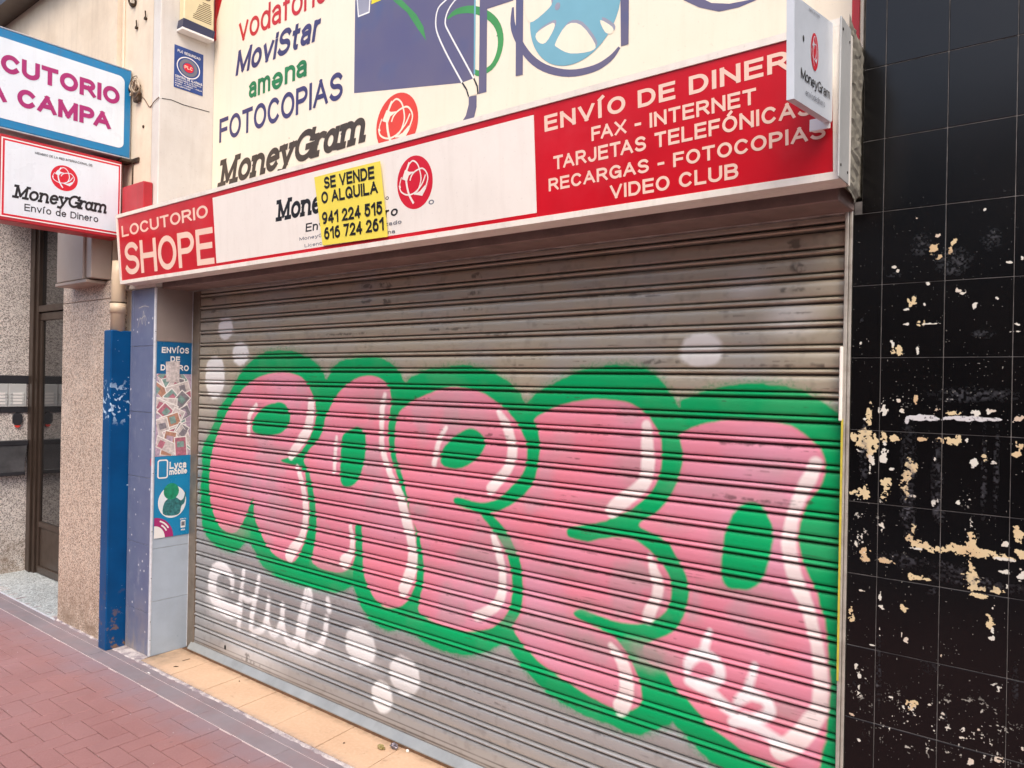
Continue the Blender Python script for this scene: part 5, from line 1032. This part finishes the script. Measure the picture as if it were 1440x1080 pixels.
cp = MB().add([FQ(a, b, .0030) for a, b in ((-.160, 1.60), (-.078, 1.60), (-.078, 1.728), (-.165, 1.722))], [(0, 1, 2, 3)])
link('pasted_scrap', cp.mesh('pasted_scrap'), M['note_orange'] if 0 else M['note_pale'], po)
flat(rect(-.2188, .0028, .656, 1.147), FQ, .0022, 'lower_advert', M['blue_po2'], po)
FQ2 = F_X(-.1063)
lettering('Lyca', (-.130, 1.068), (-.022, 1.070), .044, .24, FQ2, M['txt_white'], po, track=.08)
lettering('mobile', (-.130, 1.032), (-.018, 1.034), .036, .24, FQ2, M['txt_white'], po, track=.06)
rr_ = rrect(-.200, -.142, 1.018, 1.125, .012); lines([(rr_+[rr_[0]], .004)], FQ, .003, 'phone_mark', M['txt_white'], po)
flat(ell(-.108, .868, .088, .098, 40), FQ, .0026, 'white_disc', M['txt_white'], po)
flat(ell(-.108, .868, .083, .093, 40), FQ, .0028, 'pale_disc', M['cool_white'], po)
M['teal'] = mat('teal_jacket', lin(52, 112, 116), .4, var=.5, scale=90); M['globe_gr'] = mat('green_globe', lin(30, 140, 104), .4, var=.35, scale=40)
flat(smooth([(-.165, .80), (-.158, .865), (-.125, .892), (-.085, .892), (-.055, .87), (-.035, .885), (-.028, .92), (-.022, .915), (-.03, .855), (-.05, .835), (-.062, .79), (-.11, .782)], True, 3), FQ, .0030, 'printed_torso', M['teal'], po)
flat(ell(-.115, .932, .048, .050, 30), FQ, .0032, 'printed_globe', M['globe_gr'], po)
flat([(-.2187, .6562), (-.098, .6562)]+[(-.2187+.120*math.cos(math.radians(a)), .6562+.125*math.sin(math.radians(a))) for a in range(8, 91, 9)], FQ, .0026, 'magenta_quarter', M['magenta'], po)
flat([(-.2187, .6562), (-.150, .6562)]+[(-.2187+.068*math.cos(math.radians(a)), .6562+.075*math.sin(math.radians(a))) for a in range(8, 91, 9)], FQ, .0029, 'white_quarter', M['txt_white'], po)
lines([([( -.2187+r*math.cos(math.radians(a)), .6562+r*1.04*math.sin(math.radians(a))) for a in range(a0, a1, 8)], .0045) for r, a0, a1 in ((.104, 30, 72), (.086, 26, 66))], FQ, .0032, 'curved_text_line', M['txt_white'], po)
flat(rrect(-.052, -.022, .70, .745, .004), FQ, .0028, 'small_phone', M['txt_white'], po); flat(rect(-.048, -.026, .712, .738), FQ, .0030, 'small_screen', M['grey_txt'], po)
lettering('pide tu', (-.056, .750), (-.018, .750), .010, .2, FQ2, M['txt_white'], po)
lettering('sim', (-.05, .683), (-.024, .683), .010, .2, FQ2, M['txt_white'], po)

# ---------------------------------------------------------------- litter on the step
wr = thing('crumpled_wrapper', 'crumpled foil sweet wrapper lying on the step tiles against the sill', 'wrapper', (1.82, -.07, -.05))
def crumple(cx, cy, cz, sx, sy, sz, seed):
    bm = bmesh.new(); bmesh.ops.create_icosphere(bm, subdivisions=3, radius=1); random.seed(seed)
    for v in bm.verts: v.co *= random.uniform(.55, 1.1)
    mb = MB(); bm.verts.index_update(); mb.add([(cx+v.co.x*sx, cy+v.co.y*sy, max(cz+v.co.z*sz, -.0498)) for v in bm.verts], [[v.index for v in f.verts] for f in bm.faces]); bm.free(); return mb
crumple(1.835, -.062, -.036, .024, .016, .014, 2).build('foil_end', M['foil'], wr); crumple(1.792, -.100, -.040, .024, .014, .010, 5).build('printed_end', M['foil_y'], wr)
b2 = tag(crumple(1.905, -.045, -.042, .008, .007, .007, 8).build('paper_scrap', M['txt_white']), 'tiny white paper scrap on the step beside the foil wrapper', 'paper scrap')
for i, (x, y, a, lb_) in enumerate(((.10, -.135, 1.2, 'thin dry twig on the first step tile near the pillar'), (.148, -.215, .5, 'short curled dry leaf on the first step tile'), (.62, -.09, .2, 'dark crumb of dirt on the second step tile'), (1.62, -.18, .8, 'small dark twig piece in front of the foil wrapper'))):
    L_ = (.045, .028, .008, .010)[i]
    tag(MB().tube([(x, y, -.0478), (x+L_*.5*math.cos(a), y+L_*.5*math.sin(a), -.045), (x+L_*math.cos(a+.3), y+L_*math.sin(a+.3), -.0478)], [.0012, .0035 if i else .0015, .0012], 6).build('twig', M['iron']), lb_, 'twig')
tag(MB().box(.105, .128, -.345, -.339, -.0560, -.0535).build('cigarette_butt', M['txt_white']), 'white cigarette butt on the grey border stones below the pillar', 'cigarette butt')

# ---------------------------------------------------------------- unseen building added across the street, shaped for reflections in tiles and glass
ob = thing('unseen_opposite_building', 'unseen beige building added across the street behind the viewer for reflections in the black tiles', 'building', (2, -9, 0))
MB().box(-22, 22, -14, -9.6, 3.3, 5.6).build('wall', M['opp'], ob)
MB().box(-22, 22, -14, -9.9, -.07, 3.298).build('shop_front', M['stone_dk'], ob)  # ground floor made dark so the lower black tiles mirror little light
for k in range(-7, 8):
    MB().box(k*3-.35, k*3+.35, -9.898, -9.62, -.07, 3.298).build('pier', M['stone_dk'], ob)
    MB().box(k*3+.4, k*3+2.6, -9.896, -9.88, .2, 2.9).build('shop_window', M['glass'], ob)
for k in range(-8, 9):
    f = MB().bev(k*2.4-.55, k*2.4+.55, -9.62, -9.55, 3.8, 5.1, .01).build('window', M['frame_white'], ob)
    MB().box(k*2.4-.48, k*2.4+.48, -9.548, -9.54, 3.87, 5.03).build('pane', M['glass'], f)
